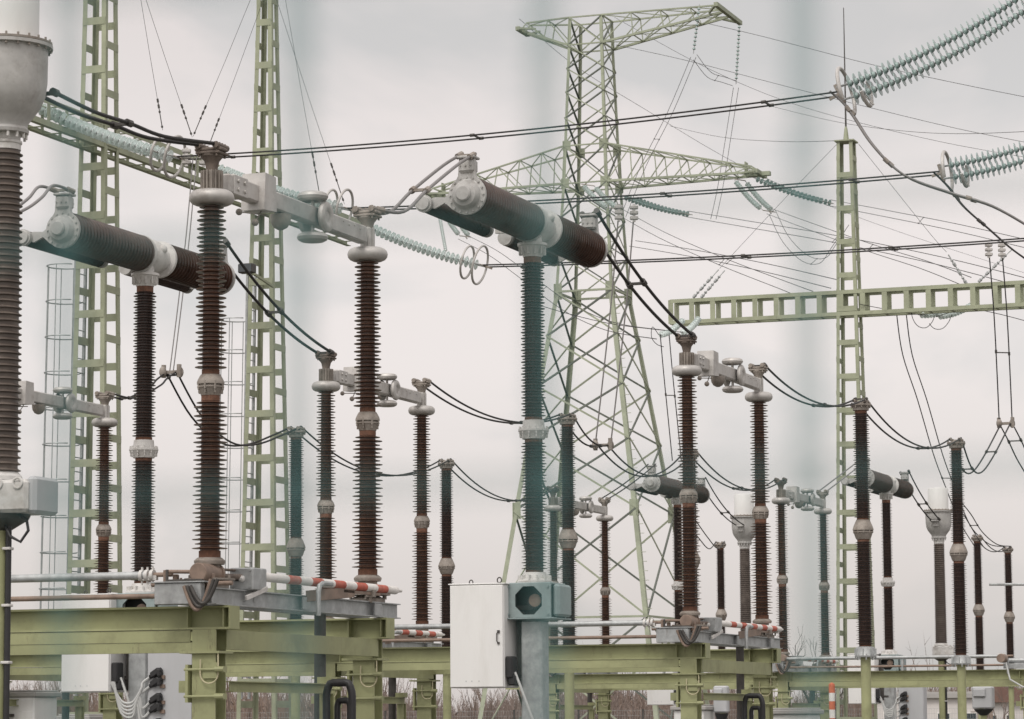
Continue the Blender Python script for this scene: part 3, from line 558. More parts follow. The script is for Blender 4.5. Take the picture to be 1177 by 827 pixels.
# ------------------------------------------------------------------ green steel support frames under the disconnectors
def make_frame(origin, phases, xl, xr, label, hoses=()):
    root = empty('support_frame', (origin[0], origin[1], 0), GEAR, label=label, cat='steel frame', group='green steel frames under the disconnectors')
    for y in (0.0, 4.16):
        b = MB(); b.ibeam((xl, y, 2.722), (xr, y, 2.722), 0.236, 0.24, 0.02, 0.012)
        for px in phases:
            for dx in (-.2, .2): b.box((px + dx, y, 2.722), (0.014, 0.2, 0.19))
        b.box((xr + .006, y, 2.722), (0.012, 0.236, 0.232))
        b.build('main_beam', 'green_steel', root)
        b = MB(); xs = sorted(phases)
        for i in range(len(xs)):
            a0 = (xl if i == 0 else xs[i - 1] + 0.16); a1 = xs[i] - 0.16
            if a1 - a0 > .4: b.box(((a0 + a1) / 2, y - .105, 2.538), (a1 - a0, .012, .118)); b.box(((a0 + a1) / 2, y - .045, 2.591), (a1 - a0, .106, .012)); b.box(((a0 + a1) / 2, y - .045, 2.485), (a1 - a0, .106, .012))
        b.build('lower_beam', 'green_steel', root)
    for px in phases:
        for y in (0.0, 4.16):
            b = MB(); b.hpost(px, y, 0.03, 2.36, 0.25, 0.26); b.hpost(px, y, 2.387, 2.602, 0.24, 0.26); b.box((px - .03, y, 2.3735), (0.44, 0.34, 0.024)); b.box((px, y, .015), (.5, .5, .03))
            po = b.build('post', 'green_steel', root)
            b = MB()
            for z in (2.2, 1.93):
                b.cyl((px - .2, y - .16, z), (px + .22, y - .16, z), 0.014, 8); b.box((px + .18, y - .1, z), (0.07, 0.14, 0.06)); b.cyl((px + .16, y - .2, z), (px + .26, y - .2, z), 0.026, 8)
            b.box((px - .17, y - .12, 2.06), (0.03, 0.1, 0.38)); b.box((px + .08, y - .141, 2.19), (0.16, 0.02, 0.16))
            b.build('clamp', ['green_steel'], po)
            b = MB(); b.tube([(px + .17, y - .15, 2.36)] + [(px + .08 + .1 * math.cos(R(t)), y - .165, 2.16 - .1 * math.sin(R(t))) for t in range(0, 181, 15)] + [(px - .02, y - .16, 2.3)], 0.008, 6); b.build('earth_cable', 'yellow_cable', po)
        b = MB(); b.box((px + .155, 2.08, 2.502), (0.012, 4.02, 0.195)); b.box((px + .125, 2.08, 2.594), (0.05, 4.02, 0.012)); b.box((px + .125, 2.08, 2.41), (0.05, 4.02, 0.012))
        b.build('cross_beam', 'green_steel', root)
        b = MB(); b.ibeam((px + .16, 0.14, 2.03), (px + .16, 2.75, 2.03), 0.11, 0.1, .01, .01); b.box((px - .22, -.02, 2.03), (0.18, 0.08, 0.12)); b.hpost(px + .16, 2.62, 0, 1.972, .12, .12, .01, .008); b.box((px + .16, 2.62, 2.12), (0.16, 0.16, 0.07))
        b.build('brace', 'green_steel', root)
    return root
FA = make_frame((-3.08, 31.2), (0, -6), -8.6, 0.27, 'green steel frame nearest the camera, carrying the disconnector in front left')
FC = make_frame((2.70, 47.15), (0, -5.98, -12.0), -13.4, 0.27, 'long green steel frame across the middle, its right end under the disconnector right of centre')
FD = make_frame((6.6, 75.48), (0, -6, 6), -7.2, 9.5, 'far green steel frame running out of the picture at the right')

def make_rods(origin, xr, xl, label, stops):
    root = empty('operating_linkage', (origin[0], origin[1], 0), GEAR, label=label, cat='pipe linkage', group='pipe linkages between disconnector phases')
    b = MB(); b.cyl((xl, -0.2, 3.155), (xr, -0.2, 3.155), 0.042, 16); b.build('drive_pipe', 'galvanised', root)
    b = MB(); b.cyl((xl, -0.2, 2.945), (xr + .22, -0.2, 2.945), 0.027, 12); b.build('coupling_pipe', 'brown_metal', root)
    b = MB(); b.cyl((xr, -0.2, 3.16), (xr + .3, -0.2, 3.16), 0.024, 10); b.build('shaft', 'brown_metal', root)
    b = MB()
    for i in range(3): b.lathe([(0.058, 0), (0.058, 0.035)], (xr - .06 + .06 * i, -0.2, 3.155), (1, 0, 0), n=14); b.cyl((xr - .04 + .06 * i, -0.2, 3.06), (xr - .04 + .06 * i, -0.2, 3.24), .012, 6)
    b.box((xr + .03, -.2, 3.13), (.2, .05, .05)); b.build('coupling', 'pale_casting', root)
    for x in stops: b = MB(); b.box((x, -0.2, 2.97), (0.05, 0.09, 0.26)); b.build('bearing', 'galvanised', root)
    return root
make_rods((-3.08, 31.2), -0.62, -8.5, 'pair of grey and brown pipes running left above the nearest green beam', (-3.2, -7.6))
make_rods((2.70, 47.15), -0.62, -13.2, 'pair of pipes above the green beam, passing behind the central breaker post', (-3.5, -7.2, -10))
make_rods((6.6, 75.48), 5.38, -6.8, 'pair of far pipes above the green beam at the right, behind the two tall posts', (3, -3, -5))

# hose arches standing beside the frames
def hose(px, py, Y, label, used=[None]):
    p = at(px, py, Y); zt = p.z
    root = empty('hose_arch', (p.x, p.y, 0), GEAR, label=label, cat='cable hose', group='black hose arches')
    for w, dz, dy in ((0.15, 0.0, 0.0), (0.075, -0.19, 0.12)):
        b = MB(); P = [(-w, dy, 0)] + [(-w, dy, zt + dz - w - .0 - .3 + .1 * i) for i in range(3)] + [(-w * math.cos(math.pi * i / 12), dy, zt + dz - w + w * min(1, 1.35 * math.sin(math.pi * i / 12))) for i in range(13)] + [(w, dy, zt + dz - w - .1 - .1 * i) for i in range(3)] + [(w, dy, 0)]
        b.tube(P, 0.042 if w > .1 else .034, 12); b.build('hose', 'black_plastic', root)
        for sx in (-1, 1): b = MB(); b.box((sx * w, dy, zt - .55), (.11, .1, .03)); b.build('hose_clip', 'dark_metal', root)
    return root
hose(390, 785, 33.2, 'pair of thick black hoses bent over beside the post of the nearest frame')
hose(866, 800, 49.1, 'pair of black hoses bent over beside the right posts of the middle frame')

# ------------------------------------------------------------------ cabinets
def make_cabinet():
    root = empty('control_cabinet', rz=GEAR, cat='control cabinet', group='white control cabinets on the breaker posts')
    b = MB(); b.box((-0.655, -0.14, 2.775), (0.755, 0.56, 1.345), bev=.012); b.box((-.655, -.14, 3.456), (.79, .6, .016), bev=.004); body = b.build('cabinet_body', 'cabinet_white', root)
    b = MB(); b.box((-0.655, -0.433, 2.775), (0.735, 0.022, 1.325), bev=.006); dr = b.build('door', 'cabinet_white', root)
    b = MB(); b.box((-0.345, -0.452, 2.83), (0.035, 0.014, 0.035)); b.box((-0.345, -0.452, 2.68), (0.03, 0.014, 0.03)); b.tube([(-0.352, -0.452, 2.83), (-0.362, -0.47, 2.8), (-0.362, -0.47, 2.71), (-0.352, -0.452, 2.68)], .008, 6); b.build('handle', 'dark_metal', dr)
    for x in (-.8, -.72, -.62): b = MB(); b.cyl((x, -.445, 2.19), (x, -.447, 2.19), .009, 8); b.build('vent_screw', 'cabinet_grey', dr)
    b = MB(); b.torus((-0.42, -0.2, 3.51), (0.3, 1, 0), 0.035, 0.009, 16, 6); b.torus((-0.9, .02, 3.5), (0.3, 1, 0), 0.03, 0.008, 16, 6); b.build('lifting_eye', 'dark_metal', root)
    b = MB(); b.box((-0.25, 0.1, 2.8), (0.03, 0.1, 1.35)); b.box((-0.2, 0.05, 2.65), (0.1, 0.08, 0.9)); b.box((-.16, .05, 3.15), (.26, .1, .06)); b.box((-.16, .05, 2.3), (.26, .1, .06)); b.build('mounting_rail', 'dark_metal', root)
    b = MB(); b.box((-0.225, -0.3, 2.37), (0.09, 0.2, 0.28), bev=.015); b.box((-0.2, -0.3, 2.2), (0.11, 0.14, 0.14), bev=.02); b.build('cable_gland', 'black_plastic', root)
    b = MB(); b.tube([(-0.17, -0.31, 2.3), (-0.1, -0.33, 2.15), (0.0, -0.34, 1.9), (0.1, -0.3, 1.6), (0.12, -0.25, 1.2), (.1, -.25, .1)], 0.018, 8); b.build('cable', 'cable_grey', root)
    return root
CAB = make_cabinet()
place(CAB, False, K1.location, 'white control cabinet with door handle beside the central breaker post')
place(CAB, True, K2.location, 'white control cabinet at the lower left, behind the green beam, grey cable loops beside it')
place(CAB, True, (4.75, 84.5), 'small far white cabinet between the two posts of the green frame right of centre')
p = at(990, 790, 84.5); cb = place(CAB, True, (p.x + .75, p.y), 'small far white cabinet behind the pole of the tall post by the lattice mast')
for c, mt, nm in ((bpy.data.objects[cb.name], 'dark_metal', 'emblem_disc'),):
    b = MB(); b.lathe([(0.05, 0), (0.05, .008)], (-.6, -.444, 2.75), (0, -1, 0), n=16); b.build(nm, mt, c)

def make_socket_cabinet():
    root = empty('cable_cabinet', rz=GEAR, cat='cable cabinet', group='grey cabinets with rows of plugs')
    b = MB(); b.box((0, 0, 1.37), (0.70, 0.4, 2.66), bev=.012); b.box((0, -.207, 1.37), (.66, .012, 2.6), bev=.004); b.box((0, 0, .025), (.7, .44, .05)); b.build('cabinet_body', 'cabinet_grey', root)
    k = 0
    for grp in range(4):
        for j in range(2):
            z = 2.36 - grp * 0.345 - j * 0.125; x = -0.19
            b = MB(); ax = Vector((1, -.25, .55)).normalized(); q = Vector((x, -.25, z))
            b.box(q, (.16, .09, .085), (ax, Vector((.25, 1, 0)).normalized(), ax.cross(Vector((.25, 1, 0)).normalized())), bev=.012); b.cyl(q - ax * .12, q + ax * .1, .03, 10); b.box(q + Vector((.06, .0, .0)), (.05, .12, .1), bev=.01)
            pl = b.build('plug', 'black_plastic', root)
            b = MB(); b.box((x + .09, -.225, z - .06), (.07, .04, .05)); b.build('socket', 'brown_metal', pl)
            e0 = q - ax * .12; s = MB(); dx = -.05 - .03 * (k % 3)
            if k < 5: P = [e0, e0 + Vector((-.10, -.03, -.08)), Vector((-.40 - .015 * k, -.28, 2.14 - .05 * k)), Vector((-.52, -.3, 1.96 - .05 * k)), Vector((-.68, -.33, 1.98 - .04 * k)), Vector((-.82 + .01 * k, -.36, 2.24))]
            else: P = [e0, e0 + Vector((-.10, -.03, -.08)), Vector((-.42 + .02 * k, -.28, 1.5)), Vector((-.40 + .02 * k, -.3, .05))]
            Q = []                                      # smooth the run of the cable
            for i in range(len(P) - 1):
                a0, a1, a2, a3 = P[max(i - 1, 0)], P[i], P[i + 1], P[min(i + 2, len(P) - 1)]
                for t in (0, .25, .5, .75): Q.append(0.5 * ((2 * a1) + (a2 - a0) * t + (2 * a0 - 5 * a1 + 4 * a2 - a3) * t * t + (-a0 + 3 * a1 - 3 * a2 + a3) * t ** 3))
            Q.append(P[-1])
            s.tube(Q, .019, 7); s.build('plug_cable', 'cable_grey', pl); k += 1
    return root
SOC = make_socket_cabinet()
p = at(203, 780, 42.6); place(SOC, False, p, 'tall grey cabinet with black plugs and looping cables, left of the nearest frame post')
p = at(1049, 800, 84.0); place(SOC, True, p, 'far tall grey cabinet with plugs, behind the green frame between the two tall posts')

# ------------------------------------------------------------------ lattice gantries
def make_tower(name, base, h, w0, wt, label, pitch=0.98, leg=0.095, off=0.0, spike=0.0, group='green lattice gantry masts'):
    root = empty(name, (base[0], base[1], 0), GEAR, label=label, cat='lattice mast', group=group)
    W = lambda z: (w0 + (wt - w0) * z / h) / 2
    for sx in (-1, 1):
        for sy in (-1, 1):
            b = MB(); b.angle((sx * W(0), sy * W(0), 0), (sx * W(h), sy * W(h), h), leg, 0.012, (-sx, 0, 0), (0, -sy, 0)); b.build('leg', 'pale_green_steel', root)
    for sy in (-1, 1):
        z = 0.5 + off
        while z < h - .1: b = MB(); w = W(z) - .001; b.box((0, sy * (w + .006), z), (2 * w - .02, 0.012, 0.15)); z += pitch; b.build('batten', 'pale_green_steel', root)
    for sx in (-1, 1):
        z = 1.0 + off
        while z < h - .1: b = MB(); w = W(z) - .001; b.box((sx * (w + .006), 0, z), (0.012, 2 * w - .02, 0.15)); z += pitch; b.build('batten', 'pale_green_steel', root)
    b = MB(); b.box((0, 0, h + .02), (wt + .12, wt + .12, 0.04))
    if spike: b.lathe([(0.09, 0), (0.05, spike * .7), (0.01, spike)], (0, 0, h + .04), n=6)
    b.build('cap_plate', 'pale_green_steel', root)
    b = MB(); b.box((0, 0, .12), (w0 + .6, w0 + .6, .24)); b.build('footing', 'concrete', root)
    return root
G1P = at(114, 158, 60.1); t_ = 8.0; G2P = G1P + DV * t_
G1 = make_tower('gantry_mast', G1P, 19.5, 0.90, 0.42, 'green lattice gantry mast at the left, behind the left circuit breaker', off=0.35)
G2 = make_tower('gantry_mast', G2P, 19.5, 1.0, 0.30, 'green lattice gantry mast just right of the nearest insulator column', off=0.1)
G3P = at(976, 345, 88.0)
G3 = make_tower('gantry_mast', G3P, 18.35, 1.02, 0.46, 'green lattice mast on the right with a lightning rod, crossed by a green beam', off=0.2, spike=0.5)
b = MB(); b.cyl((0, 0, 18.8), (0, 0, 22.35), 0.028, 8, 0.012); b.build('lightning_rod', 'dark_metal', G3)
def make_beam(name, origin, axis, t0, t1, z0, z1, depth, pitch, label, bw=0.11, hole=None):
    a = Vector(axis); side = ZV.cross(a).normalized()
    root = empty(name, (origin[0], origin[1], z0), label=label, cat='gantry beam', group='green gantry beams')
    hh = z1 - z0
    for s in (-1, 1):
        for z in (0, hh):
            b = MB(); u2 = ZV if z == 0 else -ZV
            b.angle(a * t0 + side * (s * depth / 2) + ZV * z, a * t1 + side * (s * depth / 2) + ZV * z, 0.11, 0.012, side * -s, u2); b.build('chord', 'pale_green_steel', root)
        t = t0 + bw / 2
        while t < t1: b = MB(); b.box(a * t + side * (s * (depth / 2 - .009)) + ZV * (hh / 2), (0.012, bw, hh - .03), (side, a, ZV)); t += pitch; b.build('batten', 'pale_green_steel', root)
    for z in (0.012, hh - .012):
        t = t0 + bw / 2; i = 0
        while t < t1: b = MB(); b.box(a * t + ZV * z, (depth - .04, .08, 0.012), (side, a, ZV)); t += pitch; i += 1; b.build('cross_batten', 'pale_green_steel', root)
    return root
make_beam('gantry_beam', G1P, DV, -5.5, 13.2, 12.98, 13.52, 0.55, 0.72, 'green ladder beam sloping down behind the glass strings between the two left masts')
make_beam('gantry_beam', G3P, NV, -9.5, 5.3, 13.24, 13.98, 0.62, 0.64, 'green ladder beam crossing the right mast and running out of the picture', bw=0.15)

def make_ladder(base, top, x0, label):
    root = empty('caged_ladder', (base[0], base[1], 0), GEAR, label=label, cat='ladder', group='caged ladders on the masts')
    sl = -0.013
    f = lambda z: x0 + (z - 2) * (-sl)
    for y in (-.2, .2):
        b = MB(); b.bar((f(2.2) - .02, y, 2.2), (f(top + 9) - .02, y, top + 9) if False else (f(top) - .02, y, top + 1.0), 0.06, 0.05); b.build('side_rail', 'galvanised', root)
    z = 2.4
    while z < top + .9: b = MB(); b.cyl((f(z) - .02, -.2, z), (f(z) - .02, .2, z), .012, 6); z += .28; b.build('rung', 'galvanised', root)
    z = top
    while z > 2.4:
        b = MB(); b.tube([(f(z) - .02 - .36 + .36 * math.cos(R(t)) if abs(t) > 0 else f(z), .36 * math.sin(R(t)), z) for t in range(35, 326, 15)], .013, 6); b.build('cage_hoop', 'galvanised', root); z -= .71
    for t in (90, 130, 180, 230, 270):
        b = MB(); b.cyl((f(2.6) - .38 + .36 * math.cos(R(t)), .36 * math.sin(R(t)), 2.6), (f(top) - .38 + .36 * math.cos(R(t)), .36 * math.sin(R(t)), top), .011, 6); b.build('cage_bar', 'galvanised', root)
    return root
make_ladder(G1P, 10.7, -0.46, 'grey caged ladder on the left side of the leftmost mast')
make_ladder(G2P, 10.6, -0.46, 'grey caged ladder behind the nearest insulator column, left of the second mast')
b = MB(); fl = empty('floodlight', at(284, 309, 64.5), GEAR, label='dark floodlight on a bracket at the second mast, behind the nearest insulator column', cat='floodlight')
b.box((0, 0, 0), (.34, .22, .2), bev=.02); b.build('lamp_body', 'dark_metal', fl); b = MB(); b.box((0, -.115, 0), (.3, .01, .16)); b.build('lamp_glass', 'window_glass', fl); b = MB(); b.bar((.12, .05, -.1), (.2, .9, -.28), .05, .05); b.box((0.1, 0, -.13), (.2, .05, .03)); b.build('bracket', 'pale_green_steel', fl)

# ------------------------------------------------------------------ strings, rings and conductors
def curve(p0, p1, sag, n=24):
    p0, p1 = Vector(p0), Vector(p1); return [p0.lerp(p1, i / n) - ZV * (4 * sag * (i / n) * (1 - i / n)) for i in range(n + 1)]
def make_string(label, p0, p1, sag=0.1, sep=0.4, r=0.135, pitch=0.15, ring=0.0, mt='glass_insulator', group='glass insulator strings', lead=0.25, n=16, fit=True, vert=False, thin=False):
    """tension string from the structure end p0 to the line end p1"""
    p0, p1 = Vector(p0), Vector(p1); d = (p1 - p0); ln = d.length; d = d.normalized()
    side = ZV.cross(d); side = side.normalized() if side.length > .2 else DV.copy()
    if vert: side = d.cross(side).normalized()
    root = empty('insulator_string', p0, label=label, cat='insulator string', group=group)
    for s in ((-1, 1) if sep else (0,)):
        o = side * (s * sep / 2); pts = curve(p0 + o, p1 + o, sag, 60); L_ = [0]
        for i in range(60): L_.append(L_[-1] + (pts[i + 1] - pts[i]).length)
        def P(x):
            x = max(0, min(L_[-1] - 1e-6, x))
            for i in range(60):
                if L_[i + 1] >= x: t = (x - L_[i]) / (L_[i + 1] - L_[i]); return pts[i].lerp(pts[i + 1], t), (pts[i + 1] - pts[i]).normalized()
        b = MB(); c = MB(); x = lead
        while x < L_[-1] - lead * .8:
            q, t = P(x)
            if thin: b.lathe([(0.03, -pitch * .46), (0.048 * thin, -pitch * .36), (0.058 * thin, -pitch * .1), (0.062 * thin, 0), (r, .004), (r, .012), (0.055 * thin, .022), (0.04 * thin, pitch * .22), (0.03, pitch * .34)], q, t, n)
            else: b.lathe([(0.03, -pitch * .28), (0.055, -pitch * .2), (r * .92, -pitch * .02), (r, pitch * .05), (r * .97, pitch * .09), (r * .7, pitch * .10), (0.05, pitch * .16), (0.03, pitch * .3)], q, t, n)
            c.lathe([(0.035, -pitch * .5), (0.045, -pitch * .42), (0.045, -pitch * .22), (0.02, -pitch * .2)], q, t, 8); x += pitch
        ds = b.build('disc_string', mt, root, loc=p0); ds.location = (0, 0, 0)
        c.tube([P(0)[0], P(lead)[0]], .02, 6); c.tube([P(L_[-1] - lead)[0], P(L_[-1])[0]], .02, 6); c.tube([pts[i] for i in range(0, 61, 4)], .016, 6)
        cc = c.build('metal_caps', 'galvanised', ds, loc=p0); cc.location = (0, 0, 0)
    if fit:
        e = MB()
        for q in ((p0, p1) if sep else ()):
            e = MB(); e.box(q, (sep + .12, .07, .025), (side, d, side.cross(d)), bev=.006)
            if q is p1: e.bar(p1, p1 + d * .2, .03, .05)
            y = e.build('yoke', 'cast_grey', root, loc=p0); y.location = (0, 0, 0)
    if ring:
        dn = (pts[60] - pts[56]).normalized()
        for k, off in enumerate((-.12, -.45)):
            b = MB(); b.torus(p1 + dn * off, dn, ring * (1 - .15 * k), .028 if not thin else .034, 30, 8, (20 + 180 * k) if thin else 0, ((290 if k == 0 else 200) + 180 * k) if thin else 360)
            b.tube([p1 + dn * off + side * ring * (1 - 2 * k) * .9, p1 + dn * (off + .1)], .016, 6)
            o = b.build('grading_ring', 'aluminium', root, loc=p0); o.location = (0, 0, 0)
    return root
def make_twin(label, p0, p1, sag, sep=0.2, r=0.017, spacers=(0.5,), mt='conductor', cat='conductor', group='twin conductors', side=None, name='twin_conductor', path=None, vsep=0.0):
    pts = path if path else curve(p0, p1, sag, 28)
    pts = [Vector(q) for q in pts]; d = (pts[-1] - pts[0]); s = Vector(side) if side is not None else ZV.cross(d).normalized()
    s = s * (sep / 2) + ZV * (vsep / 2)
    root = empty(name, pts[0], label=label, cat=cat, group=group)
    for k in (-1, 1):
        b = MB(); b.tube([q + s * k for q in pts], r, 8); o = b.build('wire', mt, root, loc=pts[0]); o.location = (0, 0, 0)
    for t in spacers:
        i = t * (len(pts) - 1); j = min(int(i), len(pts) - 2); q = pts[j].lerp(pts[j + 1], i - j); t_ = (pts[j + 1] - pts[j]).normalized()
        b = MB(); b.bar(q - s, q + s, r * 2.2, r * 1.6)
        for k in (-1, 1): b.cyl(q + s * k - t_ * r * 2.6 + t_ * k * r * 1.5, q + s * k + t_ * r * 2.6 + t_ * k * r * 1.5, r * 1.9, 8)
        o = b.build('spacer', 'dark_metal' if mt == 'conductor' else 'cast_grey', root, loc=pts[0]); o.location = (0, 0, 0)
    return root
def make_wire(label, pts, r=0.012, mt='conductor', cat='wire', group='thin overhead wires', name='overhead_wire'):
    pts = [Vector(q) for q in pts]; b = MB(); b.tube(pts, r, 6)
    return tag(b.build(name, mt, None, loc=pts[0]), label, cat, group)
def smooth(P, k=6):
    P = [Vector(q) for q in P]; Q = []
    for i in range(len(P) - 1):
        a0, a1, a2, a3 = P[max(i - 1, 0)], P[i], P[i + 1], P[min(i + 2, len(P) - 1)]
        for j in range(k):
            t = j / k; Q.append(0.5 * ((2 * a1) + (a2 - a0) * t + (2 * a0 - 5 * a1 + 4 * a2 - a3) * t * t + (-a0 + 3 * a1 - 3 * a2 + a3) * t ** 3))
    return Q + [P[-1]]

# the three busbars: string on the left beam, conductor, string on the right
b1l, b1r = at(207, 182, 57.6), at(965, 108, 51.9)
b2l, b2r = at(402, 241, 63.4), at(1082, 199, 59.5)
b3l, b3r = at(557, 306, 71.6), at(1200, 274, 68.0)
make_string('large glass double string at upper left, in front of the leftmost mast', at(42, 122, 58.6), b1l, 0.10, 0.36, 0.128, 0.125, ring=.40)
make_string('glass double string half hidden behind the grey arm of the nearest disconnector', at(246, 192, 64.4), b2l, 0.10, 0.36, 0.128, 0.125, ring=.40)
make_string('glass double string between the nearest disconnector and the central breaker', at(418, 258, 72.6), b3l, 0.10, 0.36, 0.128, 0.125, ring=.46)
make_string('pale double string rising to the upper right corner, rings at its left end', at(1262, -62, 50.2), b1r, 0.30, 0.25, 0.150, 0.108, ring=.42, mt='glass_pale', vert=True, thin=True, group='pale insulator strings at the right')
make_string('pale double string at the right edge, below the one in the corner', at(1340, 108, 58.0), b2r, 0.22, 0.25, 0.150, 0.108, ring=.40, mt='glass_pale', vert=True, thin=True, group='pale insulator strings at the right')
BG = 'busbar conductors'
make_twin('topmost twin busbar conductor across the whole sky', b1l, b1r, 0.14, .34, .016, (0.08, .475, .9), side=DV, group=BG)
make_twin('middle twin busbar conductor, passing just above the central breaker', b2l, b2r, 0.10, .34, .017, (.3, .55, .86), side=DV, group=BG)
make_twin('lowest twin busbar conductor, passing behind the central breaker column', b3l, b3r, 0.08, .34, .018, (.1, .48, .74), side=DV, group=BG)
# jumpers from the rings down to the right
make_twin('jumper curving from the upper right rings down to the right edge', 0, 0, 0, .16, .02, (.18, .42, .75), mt='conductor_pale', side=DV,
          path=smooth([at(955, 106, 51.9), at(975, 125, 51.9), at(1004, 168, 51.8), at(1040, 202, 51.8), at(1092, 222, 51.8), at(1140, 237, 51.7), at(1185, 262, 51.7)]), group='jumpers')
make_twin('jumper dropping from the lower right rings to the right edge', 0, 0, 0, .2, .018, (.3, .55), side=DV,
          path=smooth([at(1074, 199, 59.5), at(1090, 215, 59.5), at(1108, 238, 59.4), at(1135, 262, 59.4), at(1165, 288, 59.3), at(1200, 312, 59.3)]), group='jumpers')

# equipment connections
EG = 'equipment connections'
make_twin('heavy twin wire from the big transformer head to the nearest disconnector', 0, 0, 0, .18, .020, (.0, .5), group=EG,
          path=smooth([at(54, 108, 27.5), at(100, 130, 28.6), at(140, 143, 29.5), at(180, 158, 30.3), at(238, 166, 31.1)]), side=NV)
make_twin('twin wire bowing up from the nearest disconnector to the central breaker', 0, 0, 0, .2, .021, (.05, .42, .95), mt='conductor_pale', group=EG, side=NV,
          path=smooth([wp(A, TB), at(455, 244, 35.6), at(480, 221, 36.3), at(505, 200, 37.2), at(522, 187, 37.9), wp(K1, BL)]))
make_twin('heavy twin wire from the central breaker down to the disconnector right of centre', wp(K1, BR), wp(Cc, TA), 0.16, .24, .024, (.0, .46, 1), group=EG, side=NV)
make_twin('twin wire leaving the left breaker towards the left edge', 0, 0, 0, .2, .021, (.05, .9), mt='conductor_pale', group=EG, side=NV,
          path=smooth([wp(K2, BL), wp(K2, BL) + Vector((-.2, -.3, .02)), at(40, 228, 39.6), at(18, 243, 39.0), at(-30, 262, 38)]))
make_twin('heavy twin wire from the left breaker down to the disconnector behind', wp(K2, BR), wp(B, TA), 0.18, .24, .023, (.0, .5, 1), group=EG, side=NV)
make_twin('twin wire sagging from the disconnector right of centre to the post by the mast', wp(Cc, TB), wp(P1, PT), 0.36, .22, .018, (.0, .56, 1), group=EG, side=NV)
make_twin('twin wire sagging between the two tall posts at the right', wp(P1, PT), wp(Q1, PT), 0.52, .22, .018, (.62,), group=EG, side=NV)
cl1, cl2, cl3 = online(1156, 487, 0), online(693, 512, 1), online(197, 428, 2)
make_twin('twin wire hanging in a loop right of the rightmost tall post', 0, 0, 0, .22, .018, (.3, .8), group=EG, side=NV, path=smooth([wp(Q1, PT), at(1110, 536, 67), at(1121, 544, 67.8), at(1135, 527, 69), cl1]))
make_twin('twin wire between the disconnector behind and the post by the central breaker', wp(B, TB), wp(P2, PT), 0.42, .22, .018, (.62,), group=EG, side=NV)
make_twin('short twin wire from the post by the central breaker to the hanging clamp', wp(P2, PT), cl2, 0.22, .22, .018, (.8,), group=EG, side=NV)
make_twin('twin wire sagging from the hanging clamp past the far grey breaker end', cl2, wp(Q2, PT), 0.62, .22, .018, (), group=EG, side=NV)
make_twin('twin wire sagging from behind a brown disconnector column to the far disconnector', wp(Q2, PT), wp(Dd, TA), 0.55, .22, .018, (.5,), group=EG, side=NV)
make_twin('twin wire from the disconnector at the left edge to the hanging clamp', 0, 0, 0, .2, .018, (.2,), group=EG, side=NV, path=smooth([wp(Fd, TB), at(150, 458, 55.8), at(178, 444, 56.5), at(186, 436, 56.9), cl3]))
make_twin('twin wire from the hanging clamp down behind the nearest column to the tall post', 0, 0, 0, .22, .02, (.02,), group=EG, side=NV, path=smooth([cl3, at(226, 479, 58.6), at(260, 509, 60.2), at(290, 511, 61.4), at(320, 500, 62.2), wp(P3, PT)]))
make_twin('low sagging twin wire from the tall post to the slim dark post', wp(P3, PT), wp(Q3, PT), 0.66, .22, .018, (.5,), group=EG, side=NV)
make_twin('low sagging twin wire from the slim dark post behind the central breaker column', wp(Q3, PT), wp(Ed, TA), 0.62, .22, .018, (.6,), group=EG, side=NV)
make_twin('short wire from the small far disconnector to the grey far breaker end', wp(Ed, TB), wp(K3, BL), 0.05, .22, .018, (), group=EG, side=NV)
make_twin('twin wire from the far breaker to the far transformer behind a brown column', wp(K3, BR), wp(CT3, CTF), 0.2, .24, .018, (.6,), group=EG, side=NV)
make_twin('twin wire rising from the far right disconnector to the far breaker', wp(Dd, TB), wp(K4, BL), 0.0, .22, .018, (), group=EG, side=NV, mt='conductor_pale')
make_twin('twin wire from the far right breaker down to the far transformer', wp(K4, BR), wp(CT2, CTF), 0.12, .26, .019, (.0, .58, 1), group=EG, side=NV)
make_twin('twin wire from behind the tall right post to the slim far post', 0, 0, 0, .24, .017, (.4,), group=EG, side=NV, path=smooth([at(1100, 577, 92), at(1112, 592, 97), at(1125, 612, 101), at(1142, 626, 105), wp(S2, PT)]))
make_twin('wire loop between the two far slim posts', wp(S1, PT), wp(S2, PT), 0.35, .2, .017, (), group=EG, side=NV)
make_twin('wire from behind the disconnector right of centre to the far ribbed post', 0, 0, 0, .3, .017, (), group=EG, side=NV, path=smooth([at(795, 600, 92), at(808, 618, 96), at(820, 631, 100), wp(S3, PT)]))
